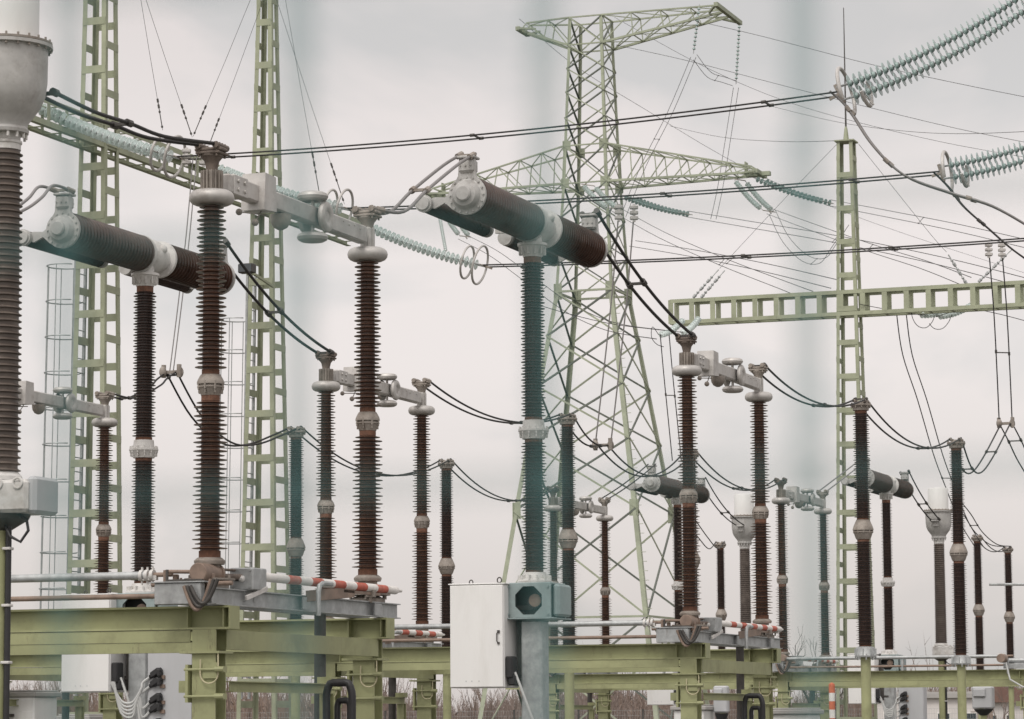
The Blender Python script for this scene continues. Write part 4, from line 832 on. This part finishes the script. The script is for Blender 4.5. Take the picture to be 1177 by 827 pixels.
# vertical droppers from the busbars, with clamps
for (lab, pt, bus, q, dx) in (('twin dropper falling from the lowest busbar at the right edge', (1144, 287), 70.6, cl1, 6), ('twin dropper hanging in front of the pylon', (720, 244), 61.9, cl2, 10), ('twin dropper falling from the topmost busbar behind the left breaker', (224, 180), 57.5, cl3, 5)):
    a0 = at(pt[0], pt[1], bus); w_ = dx / F_PX * bus * 2
    P = smooth([a0, a0.lerp(q, .35) + Vector((.03, 0, 0)), a0.lerp(q, .7) + Vector((.02, 0, 0)), q])
    t = make_twin(lab, 0, 0, 0, .34 if dx != 5 else .07, .015 if dx != 5 else .011, ((.56,) if dx == 6 else ()) if dx != 5 else (), group='busbar droppers', side=DV * .5 + NV * -.8, path=P, mt='conductor_pale' if dx != 6 else 'conductor')
    for k in (-1, 1):
        c = MB(); o = (DV * .5 - NV * .8) * (.17 * k)
        for i in range(3): c.box(a0 + o + ZV * (.1 - .11 * i), (.17, .1, .075), bev=.015)
        c.box(a0 + o + ZV * -.02, (.06, .05, .36)); x = c.build('clamp', 'aluminium', t, loc=a0); x.location = (0, 0, 0)
    c = MB()
    for k in (-1, 1): c.sphere(q + (DV * .5 - NV * .8) * (.17 * k), .07, 10, 1.5); c.cyl(q + NV * .16 * k - ZV * .1, q + NV * .16 * k + ZV * .14, .045, 8)
    c.bar(q - NV * .2, q + NV * .2, .06, .06); x = c.build('hanging_clamp', 'cast_grey', t, loc=a0); x.location = (0, 0, 0)
make_twin('twin wire running from the hanging clamp out at the right edge', 0, 0, 0, .3, .017, (.35,), side=NV, path=smooth([cl1, at(1166, 506, 72), at(1178, 531, 72.6), at(1200, 566, 73.5)]), group=EG)

# ------------------------------------------------------------------ transmission pylon
PY = at(684, 572, 150.0); pyl = empty('transmission_pylon', (PY.x, PY.y, 0), GEAR, label='tall grey green steel lattice pylon with two crossarms behind the switchgear', cat='pylon')
def PW(z):
    ks = [(0, 9.5), (12.7, 5.95), (22.6, 2.95), (28.2, 2.3), (36.4, 1.72)]
    for (a0, w0), (a1, w1) in zip(ks, ks[1:]):
        if z <= a1: return (w0 + (w1 - w0) * (z - a0) / (a1 - a0)) / 2
    return .86
def pc(i, z): w = PW(z); return Vector(((-w, -w), (w, -w), (w, w), (-w, w))[i] + (z,))
lev = [0, 6.6, 11.8, 15.2, 17.9, 20.4, 22.6, 24.5, 26.3, 28.0, 29.9, 31.3, 32.6, 33.8, 35.0, 36.4]
for i in range(4):
    b = MB(); sx, sy = ((-1, -1), (1, -1), (1, 1), (-1, 1))[i]
    for z0, z1 in ((0, 12.7), (12.7, 22.6), (22.6, 28.2), (28.2, 36.4)):
        b.angle(pc(i, z0), pc(i, z1), .22 if z0 < 22 else .14, 0.02, (-sx, 0, 0), (0, -sy, 0))
    for z in (11.8, 22.6, 28.0, 29.9): w = .36; b.box(pc(i, z) + Vector((-sx * .14, sy * .012, 0)), (.42, .012, .8 if z < 25 else .5)); b.box(pc(i, z) + Vector((sx * .012, -sy * .14, 0)), (.012, .42, .8 if z < 25 else .5))
    b.build('leg', 'pylon_steel', pyl)
for i in range(4):
    j = (i + 1) % 4; b = MB(); b2 = MB()
    for k in range(len(lev) - 1):
        z0, z1 = lev[k], lev[k + 1]; t = .09 if z0 < 22 else .06
        n_ = (pc(i, z0) + pc(j, z0)); n_.z = 0; n_.normalize()
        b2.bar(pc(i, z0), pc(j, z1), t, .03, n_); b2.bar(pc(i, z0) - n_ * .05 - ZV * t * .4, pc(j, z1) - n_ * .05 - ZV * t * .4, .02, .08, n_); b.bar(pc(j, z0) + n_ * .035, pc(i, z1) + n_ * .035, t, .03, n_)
        if z1 in (6.6, 22.6, 28.0, 29.9, 35.0, 36.4): b.bar(pc(i, z1), pc(j, z1), t * 1.1, t * 1.1)
    b.build('bracing', 'pylon_steel', pyl); b2.build('bracing', 'shaded_steel', pyl)  # one diagonal of each X gets the colour with painted-in underside shade
for z in [x * .45 + 2 for x in range(60)]: b = MB(); q = pc(1, z); b.cyl(q, q + Vector((.25, 0, 0)), .014, 5); b.build('step_bolt', 'pylon_steel', pyl)
def crossarm(sgn, ztb, zt, ztip_b, ztip_t, length, tipw, nseg, endbar):
    root = None; z0 = ztb
    B0 = [Vector((sgn * PW(ztb), s * PW(ztb), ztb)) for s in (-1, 1)]; T0 = [Vector((sgn * PW(zt), s * PW(zt), zt)) for s in (-1, 1)]
    B1 = [Vector((sgn * length, s * tipw, ztip_b)) for s in (-1, 1)]; T1 = [Vector((sgn * (length - .3), s * tipw * .9, ztip_t)) for s in (-1, 1)]
    b = MB()
    for s in (0, 1): b.bar(B0[s], B1[s], .11, .11); b.bar(T0[s], T1[s], .075, .075)
    for i in range(nseg + 1):
        t = i / nseg; P = [B0[0].lerp(B1[0], t), B0[1].lerp(B1[1], t), T0[0].lerp(T1[0], t), T0[1].lerp(T1[1], t)]
        b.bar(P[0], P[1], .045, .045); b.bar(P[2], P[3], .04, .04)
        for s in (0, 1): b.bar(P[s], P[s + 2], .045, .045)
        if i < nseg:
            u = (i + 1) / nseg; Q = [B0[0].lerp(B1[0], u), B0[1].lerp(B1[1], u), T0[0].lerp(T1[0], u), T0[1].lerp(T1[1], u)]
            for s in (0, 1): b.bar(P[s], Q[s + 2], .045, .045)
            b.bar(P[0], Q[1], .04, .04); b.bar(P[1], Q[0], .04, .04); b.bar(P[2], Q[3], .04, .04)
    if endbar: b.bar((sgn * length, -endbar, ztip_b), (sgn * length, endbar, ztip_b), .2, .2); b.bar((sgn * (length - .8), -tipw, ztip_b), (sgn * length, -endbar, ztip_b), .1, .1); b.bar((sgn * (length - .8), tipw, ztip_b), (sgn * length, endbar, ztip_b), .1, .1)
    if ztb < 30: b.bar((sgn * (length - .7), 0, ztip_b - .02), (sgn * (length + .5), 0, ztip_b - .02), .3, .2); b.bar((sgn * (length - .7), 0, ztip_b), (sgn * (length - .7), 0, ztip_t + .3), .5, .05)
    b.build('crossarm', 'pylon_steel', pyl)
crossarm(1, 28.0, 29.9, 28.05, 28.35, 8.6, .5, 6, .9)
crossarm(-1, 28.0, 29.9, 28.05, 28.35, 8.6, .5, 6, .9)
crossarm(1, 35.0, 36.4, 36.1, 36.45, 7.1, .55, 4, 2.2)
crossarm(-1, 35.0, 36.4, 36.1, 36.45, 3.6, .3, 2, .8)
b = MB()
for i in range(4): b.box(pc(i, .2), (1.1, 1.1, .5))
b.build('footing', 'concrete', pyl)
PG = 'small strings on the pylon'
def S(label, a, c, Y0, Y1, sag=.15, sep=.5, r=.09, ring=0, mt='glass_insulator', n=10, pitch=.2, thin=False): return make_string(label, at(a[0], a[1], Y0), at(c[0], c[1], Y1), sag, sep, r, pitch, ring, mt, PG, .25, n, thin=thin)
S('hanging string at the outer end of the top crossarm', (850, 26), (846, 97), 151, 151, 0, 0, mt='glass_pale')
S('hanging string just inside the end of the top crossarm', (804, 5), (797, 62), 147.5, 147.5, 0, 0, mt='glass_pale')
S('pale blue double string sloping down in front of the pylon body', (676, 213), (706, 240), 148, 146.5, .12, .75, .14, pitch=.15)
S('dark double string running right from the pylon body', (722, 227), (789, 246), 149, 146.5, .10, .8, .15, 0, 'glass_pale', pitch=.24, thin=.6)
S('pale blue double string hanging from the right tip of the lower crossarm', (850, 207), (884, 243), 147, 145.5, .14, .75, .14, pitch=.15)
S('dark double string running right from the tip of the lower crossarm', (872, 206), (952, 233), 147, 144.5, .10, .8, .15, 0, 'glass_pale', pitch=.24, thin=.6)
S('single string hanging below the left crossarm, left of the central breaker', (505, 248), (513, 292), 150, 147, 0, 0)
S('pair of short strings below the left crossarm, partly behind the breaker', (518, 248), (535, 272), 150, 149, .1, .6, .13, pitch=.15)
TW = 'line conductors of the pylon'
def PWr(label, px, Ys, sep=.4, r=.013, sp=(.5,), mt='conductor'):
    pts = [at(x, y, Ys[0] + (Ys[1] - Ys[0]) * i / (len(px) - 1)) for i, (x, y) in enumerate(px)]
    return make_twin(label, 0, 0, 0, sep, r, sp, mt, 'line conductor', TW, DV * .3 - NV * .5, path=smooth(pts, 5), vsep=.26 if abs(px[-1][0] - px[0][0]) > abs(px[-1][1] - px[0][1]) else 0)
PWr('twin line falling left from the hanging clamp near the top arm end', [(797, 66), (770, 130), (740, 190), (716, 250)], (147.5, 146), .45)
PWr('twin line falling steeply from the outer top arm clamp', [(846, 101), (836, 165), (828, 215), (820, 252)], (151, 146), .45)
PWr('sagging jumper loop between the two top arm clamps', [(799, 66), (815, 86), (832, 92), (844, 96)], (147.5, 151), .3)
PWr('twin line from the dark string ring to the right edge', [(789, 246), (860, 258), (960, 275), (1080, 300), (1185, 327)], (146.5, 95))
PWr('twin line from the tip of the lower arm to the right edge', [(952, 233), (1020, 246), (1100, 262), (1190, 283)], (144.5, 108))
PWr('twin line from the tip string down to the gantry beam', [(884, 243), (930, 260), (1000, 285), (1060, 304), (1112, 324)], (145.5, 90))
PWr('twin line from the pylon body string towards the gantry mast', [(706, 240), (760, 270), (830, 301), (905, 330), (930, 340)], (146.5, 90))
PWr('faint twin line from the pylon body to the right', [(727, 280), (800, 292), (880, 308), (960, 327)], (140, 96), .5)
PWr('jumper hanging in a loop under the tip of the lower arm', [(888, 245), (903, 275), (925, 297), (945, 300), (957, 285), (972, 262)], (145.5, 135), .5)
PWr('twin line falling left behind the central breaker', [(530, 272), (565, 290), (600, 315), (650, 352), (700, 375), (760, 385)], (149, 90), .5)
def W(label, px, Ys, r=.016):
    r *= .62
    return make_wire(label, smooth([at(x, y, Ys[0] + (Ys[1] - Ys[0]) * i / (len(px) - 1)) for i, (x, y) in enumerate(px)], 5), r)
W('thin wire leaving the left end of the top crossarm', [(597, 22), (660, 75), (735, 122), (860, 195), (1000, 255), (1190, 318)], (150, 230), .02)
W('thin wire in the upper right sky, from the top arm to the right edge', [(812, 27), (880, 43), (1000, 74), (1100, 96), (1190, 114)], (150, 130), .02)
W('second thin wire in the right sky, below the first', [(708, 52), (790, 70), (890, 96), (1000, 124), (1100, 148), (1190, 166)], (150, 130), .018)
W('thin slack wire ending on top of the right lattice mast', [(770, 145), (830, 158), (900, 163), (963, 162)], (140, 88), .014)
W('thin wire sagging from the right mast to the right edge', [(885, 122), (960, 140), (1030, 150), (1100, 154), (1190, 151)], (130, 90), .014)
W('thin wire crossing behind the top of the pylon', [(706, 20), (800, 72), (880, 108), (960, 134), (1080, 163), (1190, 183)], (152, 140), .015)
W('thin wire falling from the mast tip to the right', [(987, 166), (1030, 220), (1070, 270), (1088, 290)], (88, 88), .010)
W('thin stay running left from the right mast tip', [(962, 166), (930, 199), (880, 252), (827, 309)], (88, 88), .010)
# strings and fittings at the right gantry beam
GG = 'strings at the right gantry'
for lab, a, c in (('outer pale string below the left end of the right gantry beam', (786, 367), (758, 385)), ('inner pale string below the left end of the right gantry beam', (804, 365), (783, 382)), ('pale string below the right part of the right gantry beam, nearer the mast', (1101, 351), (1056, 362)), ('pale string below the right part of the right gantry beam, farther from the mast', (1121, 348), (1076, 364))):
    make_string(lab, at(a[0], a[1], 88.5), at(c[0], c[1], 87.5), .1, 0, .10, .12, .0, 'glass_insulator', GG, .1, 10)
for lab, a, c in (('small fitting string rising from the left end of the right beam', (798, 341), (826, 310)), ('second small fitting string beside the beam end', (807, 341), (833, 311)), ('small fitting string above the right beam, leaning left', (1110, 325), (1090, 293)), ('small fitting string above the right beam, leaning right', (1126, 323), (1163, 287))):
    make_string(lab, at(a[0], a[1], 88), at(c[0], c[1], 88), 0, 0, .03, .3, 0, 'galvanised', GG, .1, 8, fit=False)
PWr('twin dropper falling behind the tall posts from the right gantry strings', [(1036, 360), (1043, 408), (1060, 460), (1078, 522), (1092, 560), (1108, 600), (1125, 628)], (88, 100), .5, .016, (.62,))
PWr('twin dropper from the left strings of the right gantry, left of the disconnector', [(764, 385), (768, 430), (773, 480), (778, 530)], (87.5, 87.5), .45, .015, (.5,))
for lab, px in (('thin wire loop hanging under the right gantry beam, nearest the mast', [(1047, 354), (1049, 366), (1055, 375), (1064, 377), (1071, 371), (1074, 364)]), ('thin wire loop hanging under the right gantry beam, farther from the mast', [(1068, 372), (1074, 378), (1083, 378), (1090, 371), (1094, 362)]), ('thin wire loop below the left end of the right gantry beam', [(757, 385), (750, 376), (749, 388), (755, 396), (763, 399)]), ('thin wire from the right mast to the strings under the beam', [(988, 350), (1020, 356), (1056, 362)]), ('thin wire from under the right beam to the right edge', [(1076, 364), (1120, 356), (1190, 372)]), ('thin wire running left from the beam end strings', [(783, 382), (745, 378), (700, 372), (650, 360), (600, 345)])):
    make_wire(lab, smooth([at(x, y, 87.5) for x, y in px], 5), .010, group='thin wires at the right gantry')
# thin stays with fittings above the left rings
for lab, a, c, Y in (('left thin stay above the upper left rings', (157, -30), (187, 150), 58), ('right thin stay above the upper left rings', (158, -30), (221, 158), 58.5), ('thin stay from the second mast leaning left to the rings', (296, -20), (222, 157), 60), ('thin stay from the second mast to the nearest disconnector head', (299, 10), (240, 168), 61), ('left thin stay above the rings behind the grey arm', (323, -30), (368, 228), 64), ('right thin stay above the rings behind the grey arm', (318, 0), (396, 235), 64.5)):
    p0, p1 = at(a[0], a[1], Y), at(c[0], c[1], Y); w = make_wire(lab, [p0, p0.lerp(p1, .5) - ZV * .03, p1], .0045, cat='stay wire', group='thin stays with fittings', name='stay_wire')
    b = MB(); q0, q1 = p0.lerp(p1, .80), p0.lerp(p1, .985); d = (q1 - q0)
    b.cyl(q0, q1, .010, 6)
    for t in (0.0, .06, .2, .26, .42, .93): b.cyl(q0 + d * t, q0 + d * min(1, t + .06), .021, 8)
    o = b.build('fitting', 'dark_metal', w, loc=p0); o.location = (0, 0, 0)

# ------------------------------------------------------------------ low things along the bottom edge
def kiosk(px, py, Y, w, label, roof=True):
    p = at(px, py, Y); h = p.z; root = empty('kiosk', (p.x, p.y, 0), GEAR, label=label, cat='kiosk', group='white kiosks in the yard')
    b = MB(); b.box((0, 0, h / 2 - .04), (w, .8, h - .08), bev=.02); body = b.build('kiosk_body', 'cabinet_white', root)
    b = MB(); b.box((-w * .24, -.404, h / 2 - .1), (w * .46, .012, h - .45), bev=.004); b.build('door', 'cabinet_white', root); b = MB(); b.box((w * .24, -.404, h / 2 - .1), (w * .46, .012, h - .45), bev=.004); b.build('door', 'cabinet_white', root)
    b = MB(); b.box((0, 0, h - .04), (w + .12, .92, .08), bev=.015); b.box((0, 0, h + .015), (w + .02, .8, .03), bev=.01); b.build('roof', 'concrete', root)
    return root
k1 = kiosk(18, 796, 52.0, 1.15, 'white kiosk with a concrete lid at the lower left corner')
b = MB(); b.box((-.1, -.43, 1.82), (.62, .04, .05)); b.box((-.1, -.43, 1.74), (.58, .03, .03)); b.build('cable_tray', 'dark_metal', k1)
kiosk(905, 816, 53.0, .95, 'white kiosk with a weathered lid at the bottom, right of the middle frame')
kiosk(798, 812, 62.0, .62, 'small white kiosk behind the right front post of the middle frame')
kiosk(96, 823, 58.0, .62, 'pale kiosk below the left white cabinet, at the bottom edge')
def drive(px, py, Y, label, k=1.0):
    p = at(px, py, Y); root = empty('drive_unit', (p.x, p.y, 0), GEAR, label=label, cat='drive unit', group='grey drive units on poles'); z = p.z
    b = MB(); b.box((0, 0, z - .28), (.5 * k, .36 * k, .54), bev=.03); b.build('casing', 'cabinet_grey', root)
    b = MB(); b.box((-.06 * k, -.2 * k, z - .16), (.3 * k, .07, .2), bev=.02); b.build('terminal_box', 'cabinet_grey', root)
    b = MB(); b.lathe([(.08, z - .72), (.22 * k, z - .6), (.24 * k, z - .555)], n=20); b.build('drip_tray', 'black_plastic', root)
    b = MB(); b.lathe([(.08, 0), (.08, z - .72)], n=14); b.build('pole', 'green_steel', root)
drive(829, 788, 62, 'grey drive unit on a pole between the posts of the middle frame', .58)
drive(1130, 789, 76, 'grey drive unit on a pole near the lower right corner')
p = at(956, 787, 74); b = MB(); z = p.z
sp = empty('marker_post', (p.x, p.y, 0), GEAR, label='orange and white striped post below the far green beam', cat='marker post')
for i in range(12):
    b.m = i % 2; b.lathe([(.075, z - .2 * (i + 1)), (.075, z - .2 * i)], n=14, cap=False)
b.build('striped_pole', ('orange_paint', 'white_paint'), sp); b = MB(); b.lathe([(.08, 0), (.06, .05), (.0, .08)], (0, 0, z - .03), n=12); b.build('cap', 'orange_paint', sp)
# end drive of the far linkage at the right edge
p = at(1153, 757, 73.0); ed = empty('end_drive', (p.x, p.y, 0), GEAR, label='brown end drive with a looping cable above the far beam at the right edge', cat='drive'); z = p.z
b = MB(); b.lathe([(.1, -.3), (.105, -.28), (.105, .1)], (0, 0, z), (0, 1, 0), n=20); b.build('drum', 'brown_metal', ed); b = MB(); b.cyl((.1, .1, z - .05), (.9, .1, z - .05), .06, 12); b.box((.5, .1, z - .18), (1.0, .2, .12)); b.cyl((.1, .05, z - .36), (.1, .05, z), .03, 8); b.build('gear_bracket', 'galvanised', ed)
b = MB(); b.tube([(.1, -.2, z - .1), (.2, -.25, z - .5), (.5, -.25, z - .68), (.9, -.2, z - .6)], .022, 8); b.build('cable', 'cable_grey', ed)
p0, p1 = at(1137, 672, 80), at(1190, 672, 80); b = MB(); b.cyl(p0, p1, .035, 8); b.cyl(p1, Vector((p1.x, p1.y, 0)), .06, 10); s_ = tag(b.build('tube_busbar', 'galvanised', None, loc=Vector((p1.x, p1.y, 0))), 'thin horizontal grey tube in front of the far slim post at the right edge', 'tube busbar')

# ------------------------------------------------------------------ far background
fb = empty('boundary_fence', (0, 120, 0), label='low wire mesh boundary fence with dark posts in the far background', cat='fence')
x = -30.0; m_ = MB()
while x < 32:
    b = MB(); b.box((x, 0, 1.05), (.07, .07, 2.1)); b.box((x, 0, 2.12), (.09, .09, .04)); b.build('fence_post', 'dark_metal', fb); x += 2.5
for z in [.2 * i + .1 for i in range(11)]: m_.bar((-30, 0, z), (32, 0, z), .008, .008)
x = -30
while x < 32: m_.bar((x, 0, .05), (x, 0, 2.1), .006, .006); x += .1
m_.build('wire_mesh', 'galvanised', fb, smooth=False)
rn = random.Random(3); b = MB()
for i in range(6000):
    far = i > 4200; x = rn.uniform(-62, 62); y = rn.uniform(165, 235) if not far else rn.uniform(250, 285); hb = (1.45 if far else 1) * rn.uniform(1.6, 3.9) * (1 + .30 * math.sin(x * .35) * math.sin(x * .11 + 2) + .25 * math.sin(x * 1.3 + y)) * (1.5 if rn.random() < .04 else 1)
    for k in range(22):
        a = rn.uniform(0, 6.28); l = hb * rn.uniform(.45, 1); sp_ = rn.uniform(.05, .5); r0 = rn.uniform(0, .5)
        p = Vector((x + r0 * math.cos(a * 3), y + r0 * math.sin(a * 3), 0)); d = Vector((math.cos(a) * sp_, math.sin(a) * sp_, 1)).normalized(); s = Vector((1, .2, 0)) * (rn.uniform(.018, .055) if rn.random() < .72 else rn.uniform(.06, .15)); l *= (1 if s.x < .06 else .62)
        q1 = p + d * l * .6; q2 = p + d * l + Vector((rn.uniform(-.2, .2), 0, 0))
        b._add([p - s, p + s, q1 + s * .7, q1 - s * .7, q2], [(0, 1, 2, 3), (3, 2, 4)])
        for t in (.5, .7, .85):
            c0 = p.lerp(q2, t); e = c0 + Vector((rn.uniform(-.5, .5), rn.uniform(-.3, .3), rn.uniform(.2, .6))) * hb * .16; b._add([c0 - s * .5, c0 + s * .5, e], [(0, 1, 2)])
tag(b.build('shrub_belt', 'twig', smooth=False), kind='stuff')
def make_tree(name, p, h, label, seed, spread=.6, mt='bark', depth=5, group='bare trees in the background'):
    r_ = random.Random(seed); root = empty(name, p, label=label, cat='bare tree', group=group); tr, br = MB(), MB()
    def grow(q, d, l, rad, k):
        P = [q]; n_ = 3; dd = d.copy()
        for i in range(n_):
            dd = (dd + Vector((r_.uniform(-1, 1), r_.uniform(-1, 1), r_.uniform(-.3, .6))) * .18).normalized(); P.append(P[-1] + dd * l / n_)
        (tr if k == depth else br).tube(P, rad, 5 if k > 2 else 3)
        if k == 0: return
        for i in range(r_.choice((2, 3, 3)) + (1 if k == depth else 0)):
            t = P[r_.choice((1, 2, 3, 3))]; nd = (dd + Vector((r_.uniform(-1, 1), r_.uniform(-1, 1), r_.uniform(-.2, .6))) * spread).normalized(); grow(t, nd, l * r_.uniform(.6, .85), rad * .58, k - 1)
    grow(Vector((0, 0, 0)), Vector((0, 0, 1)), h * .33, h * .016, depth)
    o = tr.build('trunk', mt, root); o = br.build('crown', mt, root)
make_tree('bare_tree', at(931, 825, 140) * Vector((1, 1, 0)) if False else Vector((at(931, 800, 140).x, 140, 0)), 6.3, 'bare bushy tree left of the far disconnector columns on the right', 5, .75)
make_tree('bare_tree', Vector((at(1150, 800, 120).x, 120, 0)), 4.0, 'crooked bare brown tree near the lower right corner', 11, .9, 'twig')
make_tree('bare_tree', Vector((at(30, 800, 150).x, 150, 0)), 4.6, 'bare bushy tree above the white kiosk at the lower left', 14, .8)
make_tree('bare_tree', Vector((at(560, 800, 240).x, 240, 0)), 5.6, 'far bare tree left of the central white cabinet', 17, .8, 'twig')
make_tree('bare_tree', Vector((at(445, 800, 230).x, 230, 0)), 6.0, 'far bare tree behind the second post of the nearest frame', 23, .7, 'twig')
make_tree('bare_tree', Vector((at(1095, 800, 165).x, 165, 0)), 4.6, 'slender bare tree behind the pale flat roofed building', 29, .5, 'twig')
def building(px, py, Y, w, d, label, gable, wm):
    p = at(px, py, Y); h = p.z; root = empty('house', (p.x, p.y, 0), GEAR * .5, label=label, cat='building')
    b = MB(); b.box((0, 0, h / 2), (w, d, h)); wl = b.build('wall', wm, root)
    b = MB()
    if gable: b.prism([(-w / 2 - .3, 0), (w / 2 + .3, 0), (0, w * .32)], (0, -d / 2 - .3, h + .003), (1, 0, 0), (0, 0, 1), (0, 1, 0), d + .6)
    else: b.box((0, 0, h + .09), (w + .4, d + .4, .18)); b.box((0, 0, h + .22), (w + .1, d + .1, .08))
    b.build('roof', 'roof_tile' if gable else 'concrete', root)
    for x in [w * (-.36 + .24 * i) for i in range(4)]:
        b = MB(); b.box((x, -d / 2 - .02, h * .6), (w * .12, .04, h * .34)); f = b.build('window', 'white_paint', root); b = MB(); b.box((x, -d / 2 - .045, h * .6), (w * .1, .012, h * .3)); b.build('pane', 'window_glass', f)
    b = MB(); b.box((w * .46, -d / 2 - .02, 1.0), (.9 if w > 4 else .4, .04, 2.0)); b.build('door', 'brown_metal', root)
building(1071, 803, 130, 4.6, 4, 'low pale flat roofed building behind the poles of the two tall posts', False, 'plaster')
building(1152, 808, 150, 3.4, 5, 'small white house near the lower right corner, behind the crooked tree', True, 'plaster')

# ------------------------------------------------------------------ wire mesh fence the photographer stands behind (close to the lens, so it melts into soft teal bars)
mf = empty('mesh_fence', (0, .61, 0), GEAR, label='teal welded wire mesh right in front of the camera, blurred into soft bars', cat='wire fence')
m_ = MB(); s_ = 0.0537
for k in range(-42, 43): x = .0071 + s_ * k; m_.cyl((x, 0, .05), (x, 0, 2.02), .0014, 6)
for k in range(-31, 7): z = 1.65 + .0477 + s_ * k; m_.cyl((-2.3, .003, z), (2.3, .003, z), .0007, 6)
m_.build('wire_mesh', 'fence_wire', mf)
for x in (-2.33, 2.33):
    b = MB(); b.box((x, 0, 1.05), (.06, .06, 2.1)); b.box((x, 0, 2.12), (.07, .07, .04)); b.build('fence_post', 'fence_wire', mf)
